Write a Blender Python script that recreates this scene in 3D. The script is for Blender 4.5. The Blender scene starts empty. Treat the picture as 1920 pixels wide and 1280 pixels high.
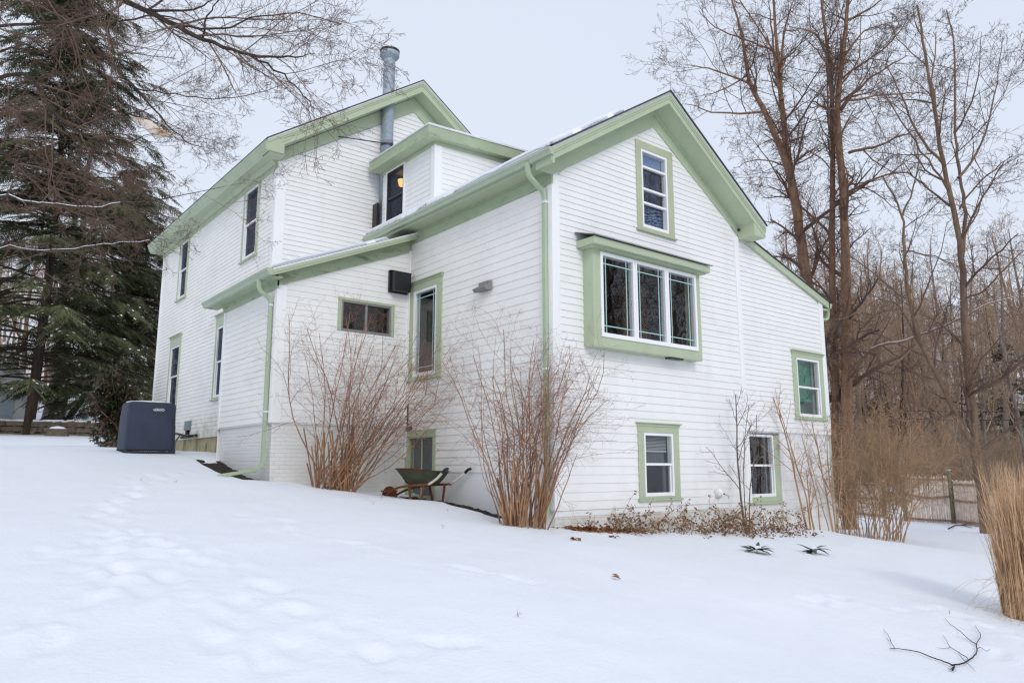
import bpy, math, random
import numpy as np
from mathutils import Vector
C = bpy.context.scene.collection
sc = bpy.context.scene
PI = math.pi
rnd = random.Random(7)

# ------------------------------------------------------------------ camera
CAM = np.array([-8.24569, -9.141, 0.68261]); FPX = 1404.0
R_ = np.array([0.778807, -0.627264, 0.000413]); U_ = np.array([-0.104497, -0.129094, 0.986111]); F_ = np.array([0.618499, 0.768033, 0.166086])
cd = bpy.data.cameras.new('camera'); cam = bpy.data.objects.new('camera', cd); C.objects.link(cam)
from mathutils import Matrix
cam.matrix_world = Matrix(((R_[0], U_[0], -F_[0], CAM[0]), (R_[1], U_[1], -F_[1], CAM[1]), (R_[2], U_[2], -F_[2], CAM[2]), (0, 0, 0, 1)))
cd.sensor_width = 36; cd.lens = FPX / 1920 * 36; cd.clip_end = 2000; cd.clip_start = .05
sc.camera = cam

def pt(u, v, t):                      # point at forward distance t along the sight line of a 1920x1280 pixel
    return CAM + t * (F_ + (u - 960) / FPX * R_ - (v - 640) / FPX * U_)

# ------------------------------------------------------------------ objects
def tag(o, label=None, cat=None, group=None, kind=None):
    if label: o['label'] = label
    if cat: o['category'] = cat
    if group: o['group'] = group
    if kind: o['kind'] = kind
    return o

def empty(name, loc=(0, 0, 0), label=None, cat=None, group=None, rz=0):
    o = bpy.data.objects.new(name, None); C.objects.link(o)
    o.location = loc; o.rotation_euler.z = rz; o.empty_display_size = .2
    return tag(o, label, cat, group)

class MB:
    def __init__(s): s.v = []; s.f = []; s.m = []; s.cur = 0
    def add(s, vs, fs):
        b = len(s.v); s.v += [tuple(map(float, p)) for p in vs]
        for f in fs: s.f.append(tuple(b + i for i in f)); s.m.append(s.cur)
        return s
    def box(s, x0, x1, y0, y1, z0, z1):
        return s.add([(x0, y0, z0), (x1, y0, z0), (x1, y1, z0), (x0, y1, z0), (x0, y0, z1), (x1, y0, z1), (x1, y1, z1), (x0, y1, z1)],
                     [(0, 3, 2, 1), (4, 5, 6, 7), (0, 1, 5, 4), (1, 2, 6, 5), (2, 3, 7, 6), (3, 0, 4, 7)])
    def slab(s, poly, vec):           # extrude a polygon by a vector
        n = len(poly); v = [tuple(p) for p in poly]; w = [tuple(a + b for a, b in zip(p, vec)) for p in poly]
        return s.add(v + w, [tuple(range(n))[::-1], tuple(range(n, 2 * n))] + [(i, (i + 1) % n, n + (i + 1) % n, n + i) for i in range(n)])
    def quad(s, *p): return s.add(p, [tuple(range(len(p)))])
    def tube(s, pts, rad, sides=8, cap=True):
        V, Fq = tube_arrays(np.array(pts, float)[None], np.broadcast_to(np.array(rad, float), (len(pts),))[None], sides)
        b = V.reshape(-1, 3).tolist(); f = [tuple(q) for q in Fq.reshape(-1, 4).tolist()]
        if cap: n = len(pts); f += [tuple(range(sides))[::-1], tuple(range((n - 1) * sides, n * sides))]
        return s.add(b, f)
    def sweep(s, path, side, w, d):   # rectangular pipe along a path, side = constant width direction
        side = np.array(side, float); path = [np.array(p, float) for p in path]; V = []
        for i, p in enumerate(path):
            t = (path[min(i + 1, len(path) - 1)] - path[max(i - 1, 0)]); t /= np.linalg.norm(t)
            nrm = np.cross(t, side); nrm /= np.linalg.norm(nrm)
            V += [p + side * w / 2 + nrm * d / 2, p - side * w / 2 + nrm * d / 2, p - side * w / 2 - nrm * d / 2, p + side * w / 2 - nrm * d / 2]
        n = len(path)
        F = [(4 * i + k, 4 * i + (k + 1) % 4, 4 * i + 4 + (k + 1) % 4, 4 * i + 4 + k) for i in range(n - 1) for k in range(4)] + [(0, 1, 2, 3), (4 * n - 4, 4 * n - 3, 4 * n - 2, 4 * n - 1)]
        return s.add(V, F)
    def lathe(s, prof, n=24, c=(0, 0, 0)):
        V = [(c[0] + r * math.cos(2 * PI * k / n), c[1] + r * math.sin(2 * PI * k / n), c[2] + z) for r, z in prof for k in range(n)]
        m = len(prof)
        return s.add(V, [(i * n + k, i * n + (k + 1) % n, (i + 1) * n + (k + 1) % n, (i + 1) * n + k) for i in range(m - 1) for k in range(n)] + [tuple(range(n))[::-1], tuple(range((m - 1) * n, m * n))])
    def build(s, name, mat, parent=None, smooth=False, bevel=0, label=None):
        me = bpy.data.meshes.new(name); me.from_pydata(s.v, [], s.f)
        mats = mat if isinstance(mat, (list, tuple)) else [mat]
        for m in mats: me.materials.append(m)
        if len(mats) > 1: me.polygons.foreach_set('material_index', s.m)
        if smooth: me.polygons.foreach_set('use_smooth', [True] * len(s.f))
        me.update(); o = bpy.data.objects.new(name, me); C.objects.link(o)
        if parent: o.parent = parent
        if bevel:
            b = o.modifiers.new('bevel', 'BEVEL'); b.width = bevel; b.segments = 2; b.limit_method = 'ANGLE'
        if label: o['label'] = label
        return o

def tube_arrays(P, Rd, sides):
    # P (k,n,3), Rd (k,n) -> vertices (k,n,sides,3), quads
    k, n, _ = P.shape
    T = np.empty_like(P); T[:, 1:-1] = P[:, 2:] - P[:, :-2]; T[:, 0] = P[:, 1] - P[:, 0]; T[:, -1] = P[:, -1] - P[:, -2]
    T /= np.linalg.norm(T, axis=2, keepdims=True) + 1e-12
    mean = P[:, -1] - P[:, 0]; ax = np.argmin(np.abs(mean), axis=1); ref = np.eye(3)[ax][:, None, :]
    A = np.cross(T, np.broadcast_to(ref, T.shape)); A /= np.linalg.norm(A, axis=2, keepdims=True) + 1e-12
    B = np.cross(T, A)
    th = np.arange(sides) * 2 * PI / sides
    V = P[:, :, None] + Rd[:, :, None, None] * (A[:, :, None] * np.cos(th)[:, None] + B[:, :, None] * np.sin(th)[:, None])
    base = (np.arange(k) * n * sides)[:, None, None] + (np.arange(n - 1) * sides)[None, :, None]
    j = np.arange(sides)[None, None, :]; j2 = (j + 1) % sides
    Q = np.stack(np.broadcast_arrays(base + j, base + j2, base + j2 + sides, base + j + sides), -1)
    return V, Q

def np_mesh(name, V, Fq, mat, parent=None, smooth=True):
    V = np.asarray(V, np.float32).reshape(-1, 3); Fq = np.asarray(Fq, np.int32); w = Fq.shape[-1]; Fq = Fq.reshape(-1, w)
    me = bpy.data.meshes.new(name); me.vertices.add(len(V)); me.vertices.foreach_set('co', V.ravel())
    me.loops.add(Fq.size); me.loops.foreach_set('vertex_index', Fq.ravel())
    me.polygons.add(len(Fq)); me.polygons.foreach_set('loop_start', np.arange(len(Fq), dtype=np.int32) * w)
    me.polygons.foreach_set('use_smooth', np.full(len(Fq), smooth))
    me.materials.append(mat); me.update(calc_edges=True)
    o = bpy.data.objects.new(name, me); C.objects.link(o)
    if parent: o.parent = parent
    return o

class TB:                              # many tubes in one mesh
    def __init__(s): s.d = {}
    def add(s, pts, rad, sides=3):
        s.d.setdefault((len(pts), sides), []).append((pts, rad)); return s
    def build(s, name, mat, parent=None):
        Vs = []; Fs = []; b = 0
        for (n, sides), L in s.d.items():
            V, Q = tube_arrays(np.array([l[0] for l in L], float), np.array([l[1] for l in L], float), sides)
            Vs.append(V.reshape(-1, 3)); Fs.append(Q.reshape(-1, 4) + b); b += Vs[-1].shape[0]
        return np_mesh(name, np.concatenate(Vs), np.concatenate(Fs), mat, parent)

# ------------------------------------------------------------------ materials
def mat(name, base, rough=.6, var=.12, vscale=3., bump=0., bscale=30., metal=0., spec=.4, stain=None, stretch=(1, 1, 1), detail=4, extra=None):
    m = bpy.data.materials.new(name); m.use_nodes = True; N = m.node_tree.nodes; L = m.node_tree.links
    p = N['Principled BSDF']; p.inputs['Roughness'].default_value = rough; p.inputs['Metallic'].default_value = metal
    p.inputs['Specular IOR Level'].default_value = spec
    g = N.new('ShaderNodeNewGeometry'); mp = N.new('ShaderNodeMapping'); mp.inputs['Scale'].default_value = stretch
    L.new(g.outputs['Position'], mp.inputs['Vector'])
    def noise(scale, det=detail, vec=mp.outputs['Vector']):
        n = N.new('ShaderNodeTexNoise'); n.inputs['Scale'].default_value = scale; n.inputs['Detail'].default_value = det; n.inputs['Roughness'].default_value = .6
        L.new(vec, n.inputs['Vector']); return n.outputs['Fac']
    def ramp(src, a, b):
        r = N.new('ShaderNodeMapRange'); r.inputs['From Min'].default_value = a; r.inputs['From Max'].default_value = b; L.new(src, r.inputs['Value']); return r.outputs['Result']
    def mix(f, a, b):
        x = N.new('ShaderNodeMix'); x.data_type = 'RGBA'
        if isinstance(f, (int, float)): x.inputs[0].default_value = f
        else: L.new(f, x.inputs[0])
        for s_, c in ((x.inputs[6], a), (x.inputs[7], b)):
            if isinstance(c, (tuple, list)): s_.default_value = (*c[:3], 1)
            else: L.new(c, s_)
        return x.outputs[2]
    lo = tuple(c * (1 - var) for c in base); hi = tuple(min(1, c * (1 + var)) for c in base)
    col = mix(ramp(noise(vscale), .3, .7), lo, hi) if var else None
    for st in stain or []:            # (colour, scale, from, to, stretch, strength)
        mp2 = N.new('ShaderNodeMapping'); mp2.inputs['Scale'].default_value = st[4]; mp2.inputs['Location'].default_value = (st[1] * 3.1, st[2] * 7, 1.7); L.new(g.outputs['Position'], mp2.inputs['Vector'])
        f = ramp(noise(st[1], 5, mp2.outputs['Vector']), st[2], st[3])
        mm = N.new('ShaderNodeMath'); mm.operation = 'MULTIPLY'; mm.inputs[1].default_value = st[5]; L.new(f, mm.inputs[0])
        col = mix(mm.outputs[0], col if col else base, st[0])
    nodes = dict(N=N, L=L, p=p, g=g, noise=noise, ramp=ramp, mix=mix, mp=mp, col=col)
    if extra: col = extra(nodes) or col
    if col: L.new(col, p.inputs['Base Color'])
    else: p.inputs['Base Color'].default_value = (*base, 1)
    if bump:
        b = N.new('ShaderNodeBump'); b.inputs['Strength'].default_value = 1; b.inputs['Distance'].default_value = bump
        L.new(noise(bscale, 6), b.inputs['Height']); L.new(b.outputs['Normal'], p.inputs['Normal'])
    return m

def below(z0, z1, colr, strength, nscale=3.):   # splash dirt that thins out upward
    def ex(n):
        N, L = n['N'], n['L']; s = N.new('ShaderNodeSeparateXYZ'); L.new(n['g'].outputs['Position'], s.inputs[0])
        r = n['ramp'](s.outputs['Z'], z1, z0)
        m1 = N.new('ShaderNodeMath'); m1.operation = 'MULTIPLY'; L.new(r, m1.inputs[0]); L.new(n['ramp'](n['noise'](nscale, 6), .35, .7), m1.inputs[1])
        m2 = N.new('ShaderNodeMath'); m2.operation = 'MULTIPLY'; m2.inputs[1].default_value = strength; L.new(m1.outputs[0], m2.inputs[0])
        return n['mix'](m2.outputs[0], n['col'], colr)
    return ex

def brick_extra(w, h, mortar, depth):
    def ex(n):
        N, L = n['N'], n['L']
        s = N.new('ShaderNodeSeparateXYZ'); L.new(n['g'].outputs['Position'], s.inputs[0])
        a = N.new('ShaderNodeMath'); L.new(s.outputs['X'], a.inputs[0]); L.new(s.outputs['Y'], a.inputs[1])
        c = N.new('ShaderNodeCombineXYZ'); L.new(a.outputs[0], c.inputs['X']); L.new(s.outputs['Z'], c.inputs['Y'])
        b = N.new('ShaderNodeTexBrick'); b.inputs['Scale'].default_value = 1; b.inputs['Brick Width'].default_value = w; b.inputs['Row Height'].default_value = h
        b.inputs['Mortar Size'].default_value = mortar; b.inputs['Mortar Smooth'].default_value = .6; L.new(c.outputs[0], b.inputs['Vector'])
        h1 = N.new('ShaderNodeMath'); h1.operation = 'MULTIPLY_ADD'; h1.inputs[1].default_value = -1; L.new(b.outputs['Fac'], h1.inputs[0]); L.new(n['noise'](9, 5), h1.inputs[2])
        bm = N.new('ShaderNodeBump'); bm.inputs['Distance'].default_value = depth; L.new(h1.outputs[0], bm.inputs['Height']); L.new(bm.outputs['Normal'], n['p'].inputs['Normal'])
        dirty = N.new('ShaderNodeMath'); dirty.operation = 'MULTIPLY'; L.new(b.outputs['Fac'], dirty.inputs[0]); L.new(n['ramp'](n['noise'](1.6, 5), .45, .7), dirty.inputs[1])
        d2 = N.new('ShaderNodeMath'); d2.operation = 'MULTIPLY'; d2.inputs[1].default_value = .22; L.new(dirty.outputs[0], d2.inputs[0])
        col = n['mix'](d2.outputs[0], n['col'], (.25, .23, .2))
        r = n['ramp'](s.outputs['Z'], .75, -.25); m1 = N.new('ShaderNodeMath'); m1.operation = 'MULTIPLY'; L.new(r, m1.inputs[0]); L.new(n['ramp'](n['noise'](2.2, 6), .45, .68), m1.inputs[1])
        m2 = N.new('ShaderNodeMath'); m2.operation = 'MULTIPLY'; m2.inputs[1].default_value = .6; L.new(m1.outputs[0], m2.inputs[0])
        return n['mix'](m2.outputs[0], col, (.42, .37, .25))
    return ex

M = {}
streak = (2.2, 2.2, .35)
M['siding'] = mat('white_clapboard_paint', (.845, .84, .825), .5, .025, 1.3, .0012, 60, stain=[((.56, .53, .46), 1.1, .58, .82, (1, 1, 2.2), .35), ((.6, .58, .53), 3.2, .5, .75, (1.5, 1.5, .15), .16), ((.30, .27, .22), 9, .74, .8, (1, 1, 2), .55)])
M['siding_old'] = mat('weathered_white_clapboard_paint', (.87, .85, .81), .55, .04, 1.1, .0015, 55, stain=[((.6, .56, .49), .9, .52, .85, (1, 1, 2.4), .4), ((.22, .19, .15), 10, .73, .79, (1, 1, 2), .6)])
M['siding_moss'] = mat('clapboard_paint_with_moss', (.87, .85, .81), .55, .04, 1.1, .0015, 55, stain=[((.6, .56, .49), .9, .52, .85, (1, 1, 2.4), .4), ((.24, .21, .17), 10, .72, .79, (1, 1, 2), .6)], extra=below(1.45, 2.1, (.30, .29, .12), .75, 4))
M['white'] = mat('white_trim_paint', (.86, .86, .855), .45, .02, 2, .0008, 40, stain=[((.6, .58, .52), 2, .62, .85, (1, 1, .4), .3)])
M['vinyl'] = mat('white_vinyl', (.86, .86, .87), .3, .01, 2)
M['green'] = mat('sage_green_paint', (.435, .50, .345), .5, .05, 2.5, .0012, 45, stain=[((.17, .19, .12), 4, .66, .78, (1, 1, 1), .5), ((.42, .52, .36), 1.2, .5, .8, (1, 1, 1), .5)])
M['green_old'] = mat('mildewed_green_paint', (.375, .445, .30), .55, .08, 2.5, .0015, 45, stain=[((.09, .10, .06), 3.2, .56, .74, (.7, .7, 2), .75), ((.42, .46, .33), 2.4, .6, .8, (1, 1, 1), .4)])
M['gutter'] = mat('faded_green_gutter', (.42, .49, .36), .45, .06, 2, 0, 30, stain=[((.30, .30, .24), 3, .5, .8, (.5, .5, 3), .5)])
M['pipe_green'] = mat('green_downspout_paint', (.405, .49, .335), .4, .04, 2, 0, stain=[((.5, .55, .45), 6, .6, .8, (1, 1, .4), .3)])
M['olive'] = mat('olive_tan_trim_paint', (.44, .47, .32), .5, .06, 2.5, .001, 45)
M['shingle'] = mat('dark_asphalt_shingle', (.06, .06, .065), .9, .25, 14, .004, 60)
M['grey_shingle'] = mat('grey_shingle', (.17, .17, .175), .9, .2, 14)
M['drip'] = mat('white_drip_edge', (.72, .73, .74), .4, .04)
M['brick'] = mat('white_painted_brick', (.78, .77, .74), .6, .04, 2, extra=brick_extra(.215, .073, .008, .0045))
M['block'] = mat('white_painted_block', (.80, .80, .80), .6, .03, 2, extra=brick_extra(.41, .2, .008, .004))
M['concrete'] = mat('mossy_concrete', (.42, .36, .22), .8, .2, 2.5, .01, 12, stain=[((.10, .11, .035), 2.2, .45, .65, (1, 1, .35), .85), ((.05, .045, .03), 4, .56, .7, (1, 1, .5), .8), ((.55, .50, .38), 5, .6, .75, (1, 1, .4), .6)])
M['steel'] = mat('galvanised_steel', (.34, .40, .46), .6, .16, 16, 0, metal=.25, stain=[((.22, .22, .22), 3, .55, .8, (1, 1, .3), .5)])
M['dark_metal'] = mat('dark_metal', (.05, .05, .055), .5, .2, 8, metal=.3)
M['black'] = mat('black_plastic', (.012, .012, .014), .35, .1)
M['grey_metal'] = mat('grey_aluminium', (.28, .28, .28), .45, .1, 9, metal=.4)
M['boxgrey'] = mat('grey_box_paint', (.20, .25, .27), .5, .08)
M['snow'] = mat('snow', (.85, .875, .93), .75, .012, .6, .008, 24, spec=.25)
M['muntin'] = mat('pale_teal_muntin', (.42, .62, .60), .4, .03)
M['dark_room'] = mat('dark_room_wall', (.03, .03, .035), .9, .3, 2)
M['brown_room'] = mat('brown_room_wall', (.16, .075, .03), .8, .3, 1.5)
M['navy'] = mat('navy_curtain', (.035, .05, .10), .9, .3, 5); M['sky_reflection'] = mat('painted_sky_reflection', (.20, .30, .50), .8, .05)  # the pale blue is reflected sky put into a colour
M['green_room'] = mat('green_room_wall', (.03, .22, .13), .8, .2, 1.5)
M['screen'] = mat('charcoal_insect_screen', (.035, .042, .06), .6, .12, 3)
M['blind'] = mat('white_blind', (.55, .56, .56), .5, .05)
M['curtain'] = mat('grey_curtain', (.13, .135, .15), .9, .15, 6)
def lace(n):
    N, L = n['N'], n['L']; v = N.new('ShaderNodeTexVoronoi'); v.inputs['Scale'].default_value = 13; v.feature = 'DISTANCE_TO_EDGE'; L.new(n['g'].outputs['Position'], v.inputs['Vector'])
    w = N.new('ShaderNodeTexWave'); w.wave_type = 'RINGS'; w.inputs['Scale'].default_value = 5; w.inputs['Distortion'].default_value = 9; L.new(n['g'].outputs['Position'], w.inputs['Vector'])
    return n['mix'](n['ramp'](w.outputs['Fac'], .35, .65), (.015, .03, .09), (.16, .24, .42))
M['lace'] = mat('blue_lace_curtain', (.1, .15, .3), .9, .1, extra=lace)
def glass():
    m = bpy.data.materials.new('window_glass'); m.use_nodes = True; N = m.node_tree.nodes; L = m.node_tree.links; N.clear()
    o = N.new('ShaderNodeOutputMaterial'); mx = N.new('ShaderNodeMixShader'); t = N.new('ShaderNodeBsdfTransparent'); g = N.new('ShaderNodeBsdfGlossy')
    t.inputs[0].default_value = (.82, .86, .86, 1); g.inputs['Roughness'].default_value = .015
    lw = N.new('ShaderNodeLayerWeight'); lw.inputs[0].default_value = .5; pw = N.new('ShaderNodeMath'); pw.operation = 'POWER'; pw.inputs[1].default_value = 3.6; L.new(lw.outputs['Facing'], pw.inputs[0])
    mr = N.new('ShaderNodeMapRange'); mr.inputs['To Min'].default_value = .075; mr.inputs['To Max'].default_value = 1.; L.new(pw.outputs[0], mr.inputs['Value'])
    nz = N.new('ShaderNodeTexNoise'); nz.inputs['Scale'].default_value = 1.6; geo = N.new('ShaderNodeNewGeometry'); L.new(geo.outputs['Position'], nz.inputs['Vector'])
    b = N.new('ShaderNodeBump'); b.inputs['Distance'].default_value = .006; L.new(nz.outputs['Fac'], b.inputs['Height']); L.new(b.outputs['Normal'], g.inputs['Normal'])
    L.new(mr.outputs[0], mx.inputs[0]); L.new(t.outputs[0], mx.inputs[1]); L.new(g.outputs[0], mx.inputs[2]); L.new(mx.outputs[0], o.inputs[0]); return m
M['glass'] = glass()
def screen_mesh():
    m = bpy.data.materials.new('insect_screen'); m.use_nodes = True; N = m.node_tree.nodes; L = m.node_tree.links; N.clear()
    o = N.new('ShaderNodeOutputMaterial'); mx = N.new('ShaderNodeMixShader'); t = N.new('ShaderNodeBsdfTransparent'); d = N.new('ShaderNodeBsdfDiffuse'); d.inputs[0].default_value = (.045, .055, .085, 1)
    mx.inputs[0].default_value = .62; L.new(t.outputs[0], mx.inputs[1]); L.new(d.outputs[0], mx.inputs[2]); L.new(mx.outputs[0], o.inputs[0]); return m
M['screen_mesh'] = screen_mesh()
def emit(name, c, s):
    m = mat(name, c, .6, 0); p = m.node_tree.nodes['Principled BSDF']; p.inputs['Emission Color'].default_value = (*c, 1); p.inputs['Emission Strength'].default_value = s; return m
M['lamp'] = emit('lit_lamp_shade', (1., .5, .16), 5.0)
# ------------------------------------------------------------------ terrain
GP = np.array([(-8.2, -9.1, -.88), (-8, -5, -.45), (-8, -1, .05), (-7.2, 4, .6), (-5, 8, .985), (-2.6, 8.5, .98), (-2.6, 11, 1.08), (-2.6, 14, 1.2), (-10, 8, .98), (-15, 4, .65), (-16, -4, -.2), (-14, -12, -.9),
  (-3, 5.2, .5), (-3, 7.5, .86), (-2.81, 4.6, .46), (-1.45, 4.6, .27), (-.3, 4.4, .16), (0, 2.35, .03), (0, .4, -.225), (0, 0, -.262), (2, 0, -.387), (5.2, 0, -.475), (8.6, 0, -.75),
  (-4, -4, -.40), (0, -4, -.66), (4, -4, -.86), (8, -4.5, -1.1), (1.7, -5.8, -.99), (3, -10, -1.1), (-1, -6, -1.0), (-4, -12, -1.0), (13, -1, -1.15), (14, 8, -1.25), (16.7, -.2, -1.2),
  (23.2, 5, -1.42), (23.7, 3.3, -1.42), (27, 1.9, -1.3), (18, -14, -1.4), (30, -12, -1.4), (9.5, -.4, -.95), (18, 12, -.9), (4, 10, .8), (8.7, 6, -.3), (4.5, 18, 1.0),
  (-4.2, 34, 2.35), (-.2, 27, 2.0), (-12, 34, 2.6), (-7, 20, 1.45), (-12, 16, 1.35), (-25, 10, 1.0), (-25, -20, -.9), (-2.7, 40.5, 3.35), (10, 32, 2.2), (-16, 42, 3.6), (20, 30, 1.2),
  (57, 16, .3), (70, 18, 1.0), (45, 30, 1.5), (70, 40, 6), (40, 55, 6), (5, 70, 9), (-25, 60, 7.5), (100, 45, 13), (60, 90, 17), (10, 110, 17), (-50, 90, 13), (100, 0, 3), (130, 90, 24), (200, 120, 36), (60, 200, 36), (-80, 200, 30), (220, 0, 10),
  (60, -40, -1), (60, -100, 0), (-10, -60, -1), (-80, -60, 0), (-80, 20, 3), (-200, -200, 3), (200, -200, 3), (240, 240, 45), (-240, 240, 36), (-240, 0, 8), (0, -240, 2)])
def _tps():
    P = GP[:, :2] / 50.; n = len(P)
    d = np.linalg.norm(P[:, None] - P[None], axis=2); K = np.where(d > 0, d * d * np.log(d + 1e-12), 0) + np.eye(n) * 2e-6
    Q = np.c_[np.ones(n), P]; A = np.block([[K, Q], [Q.T, np.zeros((3, 3))]])
    return P, np.linalg.solve(A, np.r_[GP[:, 2], 0, 0, 0])
_TP, _TW = _tps()
def base_z(x, y):
    x = np.asarray(x, float) / 50.; y = np.asarray(y, float) / 50.
    z = _TW[-3] + _TW[-2] * x + _TW[-1] * y
    for (a, b), w in zip(_TP, _TW[:-3]):
        r2 = (x - a) ** 2 + (y - b) ** 2; z = z + w * .5 * r2 * np.log(r2 + 1e-24)
    return z
def vnoise(x, y, s, seed):
    x = np.asarray(x) / s + seed * 17.3; y = np.asarray(y) / s + seed * 9.1; xi = np.floor(x); yi = np.floor(y); fx = x - xi; fy = y - yi
    h = lambda a, b: np.modf(np.abs(np.sin(a * 127.1 + b * 311.7 + seed * 3.7) * 43758.5453))[0]
    fx = fx * fx * (3 - 2 * fx); fy = fy * fy * (3 - 2 * fy)
    return (h(xi, yi) * (1 - fx) + h(xi + 1, yi) * fx) * (1 - fy) + (h(xi, yi + 1) * (1 - fx) + h(xi + 1, yi + 1) * fx) * fy - .5
def gz(x, y): return float(base_z(x, y))
def gpt(u, v):                        # where a sight line meets the snow
    lo, hi = 1., 90.
    t = 2.
    while t < 90:
        p = pt(u, v, t)
        if p[2] < gz(p[0], p[1]): break
        t *= 1.04
    a, b = t / 1.04, t
    for _ in range(20):
        m = (a + b) / 2; p = pt(u, v, m)
        if p[2] < gz(p[0], p[1]): b = m
        else: a = m
    return pt(u, v, b)
def axis(lo, hi, c0, c1, d, g=1.09):
    xs = list(np.arange(c0, c1, d)); s = d
    while xs[-1] < hi: s = min(s * g, 6); xs.append(xs[-1] + s)
    s = d
    while xs[0] > lo: s = min(s * g, 6); xs.insert(0, xs[0] - s)
    return np.array(xs)
gx = axis(-260, 260, -11.5, 5, .05, 1.07); gy = axis(-260, 260, -9.5, 2, .05, 1.05)
X, Y = np.meshgrid(gx, gy); Z = base_z(X, Y)
near = np.clip(1.6 - np.hypot(X + 2, Y + 2) / 25, 0, 1)
Z = Z + near * (.05 * vnoise(X, Y, 1.9, 1) + .022 * vnoise(X * .7 + Y * .7, Y - X, .8, 2) + .012 * vnoise(X, Y, .31, 3) + .006 * vnoise(X, Y, .14, 14)) + (1 - near) * .25 * vnoise(X, Y, 4, 5) * np.clip(np.hypot(X, Y) / 60, 0, 1)
Z += near * .018 * vnoise((X * .9 + Y * .4) * .25, (Y * .9 - X * .4) * 1.5, .55, 9)
# old half-filled footprints
dents = []
def trail(px, step=.36, wob=.12, deep=.05):
    P = [gpt(*p)[:2] for p in px]
    for a, b in zip(P[:-1], P[1:]):
        L = np.linalg.norm(b - a); d = (b - a) / L; n = np.array([-d[1], d[0]]); k = int(L / step)
        for i in range(k):
            c = a + d * (i + .5) * step + n * ((.11 if i % 2 else -.11) + rnd.uniform(-wob, wob)); dents.append((c[0], c[1], math.atan2(d[1], d[0]) + rnd.uniform(-.4, .4), deep * rnd.uniform(.5, 1.2)))
trail([(470, 1275), (330, 1150), (190, 1010), (215, 930), (330, 880)], deep=.024); trail([(680, 1270), (560, 1175), (430, 1080), (260, 990)], deep=.022); trail([(60, 1230), (150, 1110), (120, 1010)], deep=.024)
trail([(900, 1240), (640, 1210), (520, 1150)], .42, .2, .02); trail([(430, 960), (620, 1010), (830, 1060), (1100, 1120)], .5, .2, .022); trail([(1500, 1130), (1780, 1140), (1900, 1250)], .5, .2, .03)
for (cx, cy, a, dp) in dents:
    ix = np.searchsorted(gx, [cx - .8, cx + .8]); iy = np.searchsorted(gy, [cy - .8, cy + .8]); sl = (slice(iy[0], iy[1]), slice(ix[0], ix[1]))
    xx = X[sl] - cx; yy = Y[sl] - cy; uu = (xx * math.cos(a) + yy * math.sin(a)) / .17; vv = (-xx * math.sin(a) + yy * math.cos(a)) / .085
    q = uu * uu + vv * vv; Z[sl] += -dp * np.exp(-q ** 1.5 * .8) + dp * .3 * np.exp(-(np.sqrt(q) - 1.6) ** 2 * 5) + (1.1 * dp * vnoise(xx + cx, yy + cy, .09, 12) + .7 * dp * vnoise(xx + cx, yy + cy, .2, 13)) * np.exp(-q * .18)
# bare strips where the snow melted back from the house
def strip(x, y):
    d1 = np.clip(1 - np.maximum(np.abs(x + 3.12) / .38, np.abs(y - 6.0) / 1.7), 0, 1)
    d2 = np.clip(1 - np.maximum(np.abs(x + .25) / .36, np.abs(y - 2.7) / 2.0), 0, 1)
    return np.maximum(d1, d2)
Z -= .13 * np.clip(strip(X, Y) * 2.2 + .35 * vnoise(X, Y, .22, 4), 0, 1) * (strip(X, Y) > 0)
def gz(x, y):                         # height of the finished snow surface
    i = min(max(int(np.searchsorted(gx, x)) - 1, 0), len(gx) - 2); j = min(max(int(np.searchsorted(gy, y)) - 1, 0), len(gy) - 2)
    a = (x - gx[i]) / (gx[i + 1] - gx[i]); b = (y - gy[j]) / (gy[j + 1] - gy[j])
    return float((Z[j, i] * (1 - a) + Z[j, i + 1] * a) * (1 - b) + (Z[j + 1, i] * (1 - a) + Z[j + 1, i + 1] * a) * b)
nx, ny = len(gx), len(gy); idx = np.arange(nx * ny).reshape(ny, nx)
Q = np.stack([idx[:-1, :-1], idx[:-1, 1:], idx[1:, 1:], idx[1:, :-1]], -1)
g = np_mesh('snow_ground', np.stack([X, Y, Z], -1), Q, M['snow']); tag(g, 'smooth snow covered lawn sloping up to the left', 'snow', kind='structure')
M['soil'] = mat('dark_wet_soil', (.035, .022, .015), .9, .5, 12, .03, 25, stain=[((.12, .07, .04), 14, .6, .7, (1, 1, 1), .8)])
def soil(x0, x1, y0, y1, label):
    xs = np.arange(x0, x1, .04); ys = np.arange(y0, y1, .04); A, B = np.meshgrid(xs, ys); D = base_z(A, B) - .05 + .05 * vnoise(A, B, .14, 6) + .03 * vnoise(A, B, .05, 8)
    ii = np.arange(A.size).reshape(A.shape); q = np.stack([ii[:-1, :-1], ii[:-1, 1:], ii[1:, 1:], ii[1:, :-1]], -1)
    tag(np_mesh('soil', np.stack([A, B, D], -1), q, M['soil']), label, 'soil', kind='structure')
soil(-3.5, -2.9, 4.4, 7.7, 'dark bare soil strip along the left end of the house'); soil(-.72, 0, .6, 4.6, 'dark bare soil under the wheelbarrow beside the wall')
# ------------------------------------------------------------------ house
house = empty("farmhouse", (0, 0, 0), 'white clapboard farmhouse with sage green trim, gabled wings and a stovepipe', 'house')
from mathutils import Matrix as _M
def hp(o): return o
def part(mb, name, m, smooth=False, bevel=0, label=None):
    return hp(mb.build(name, m, house, smooth, bevel, label))

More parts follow.
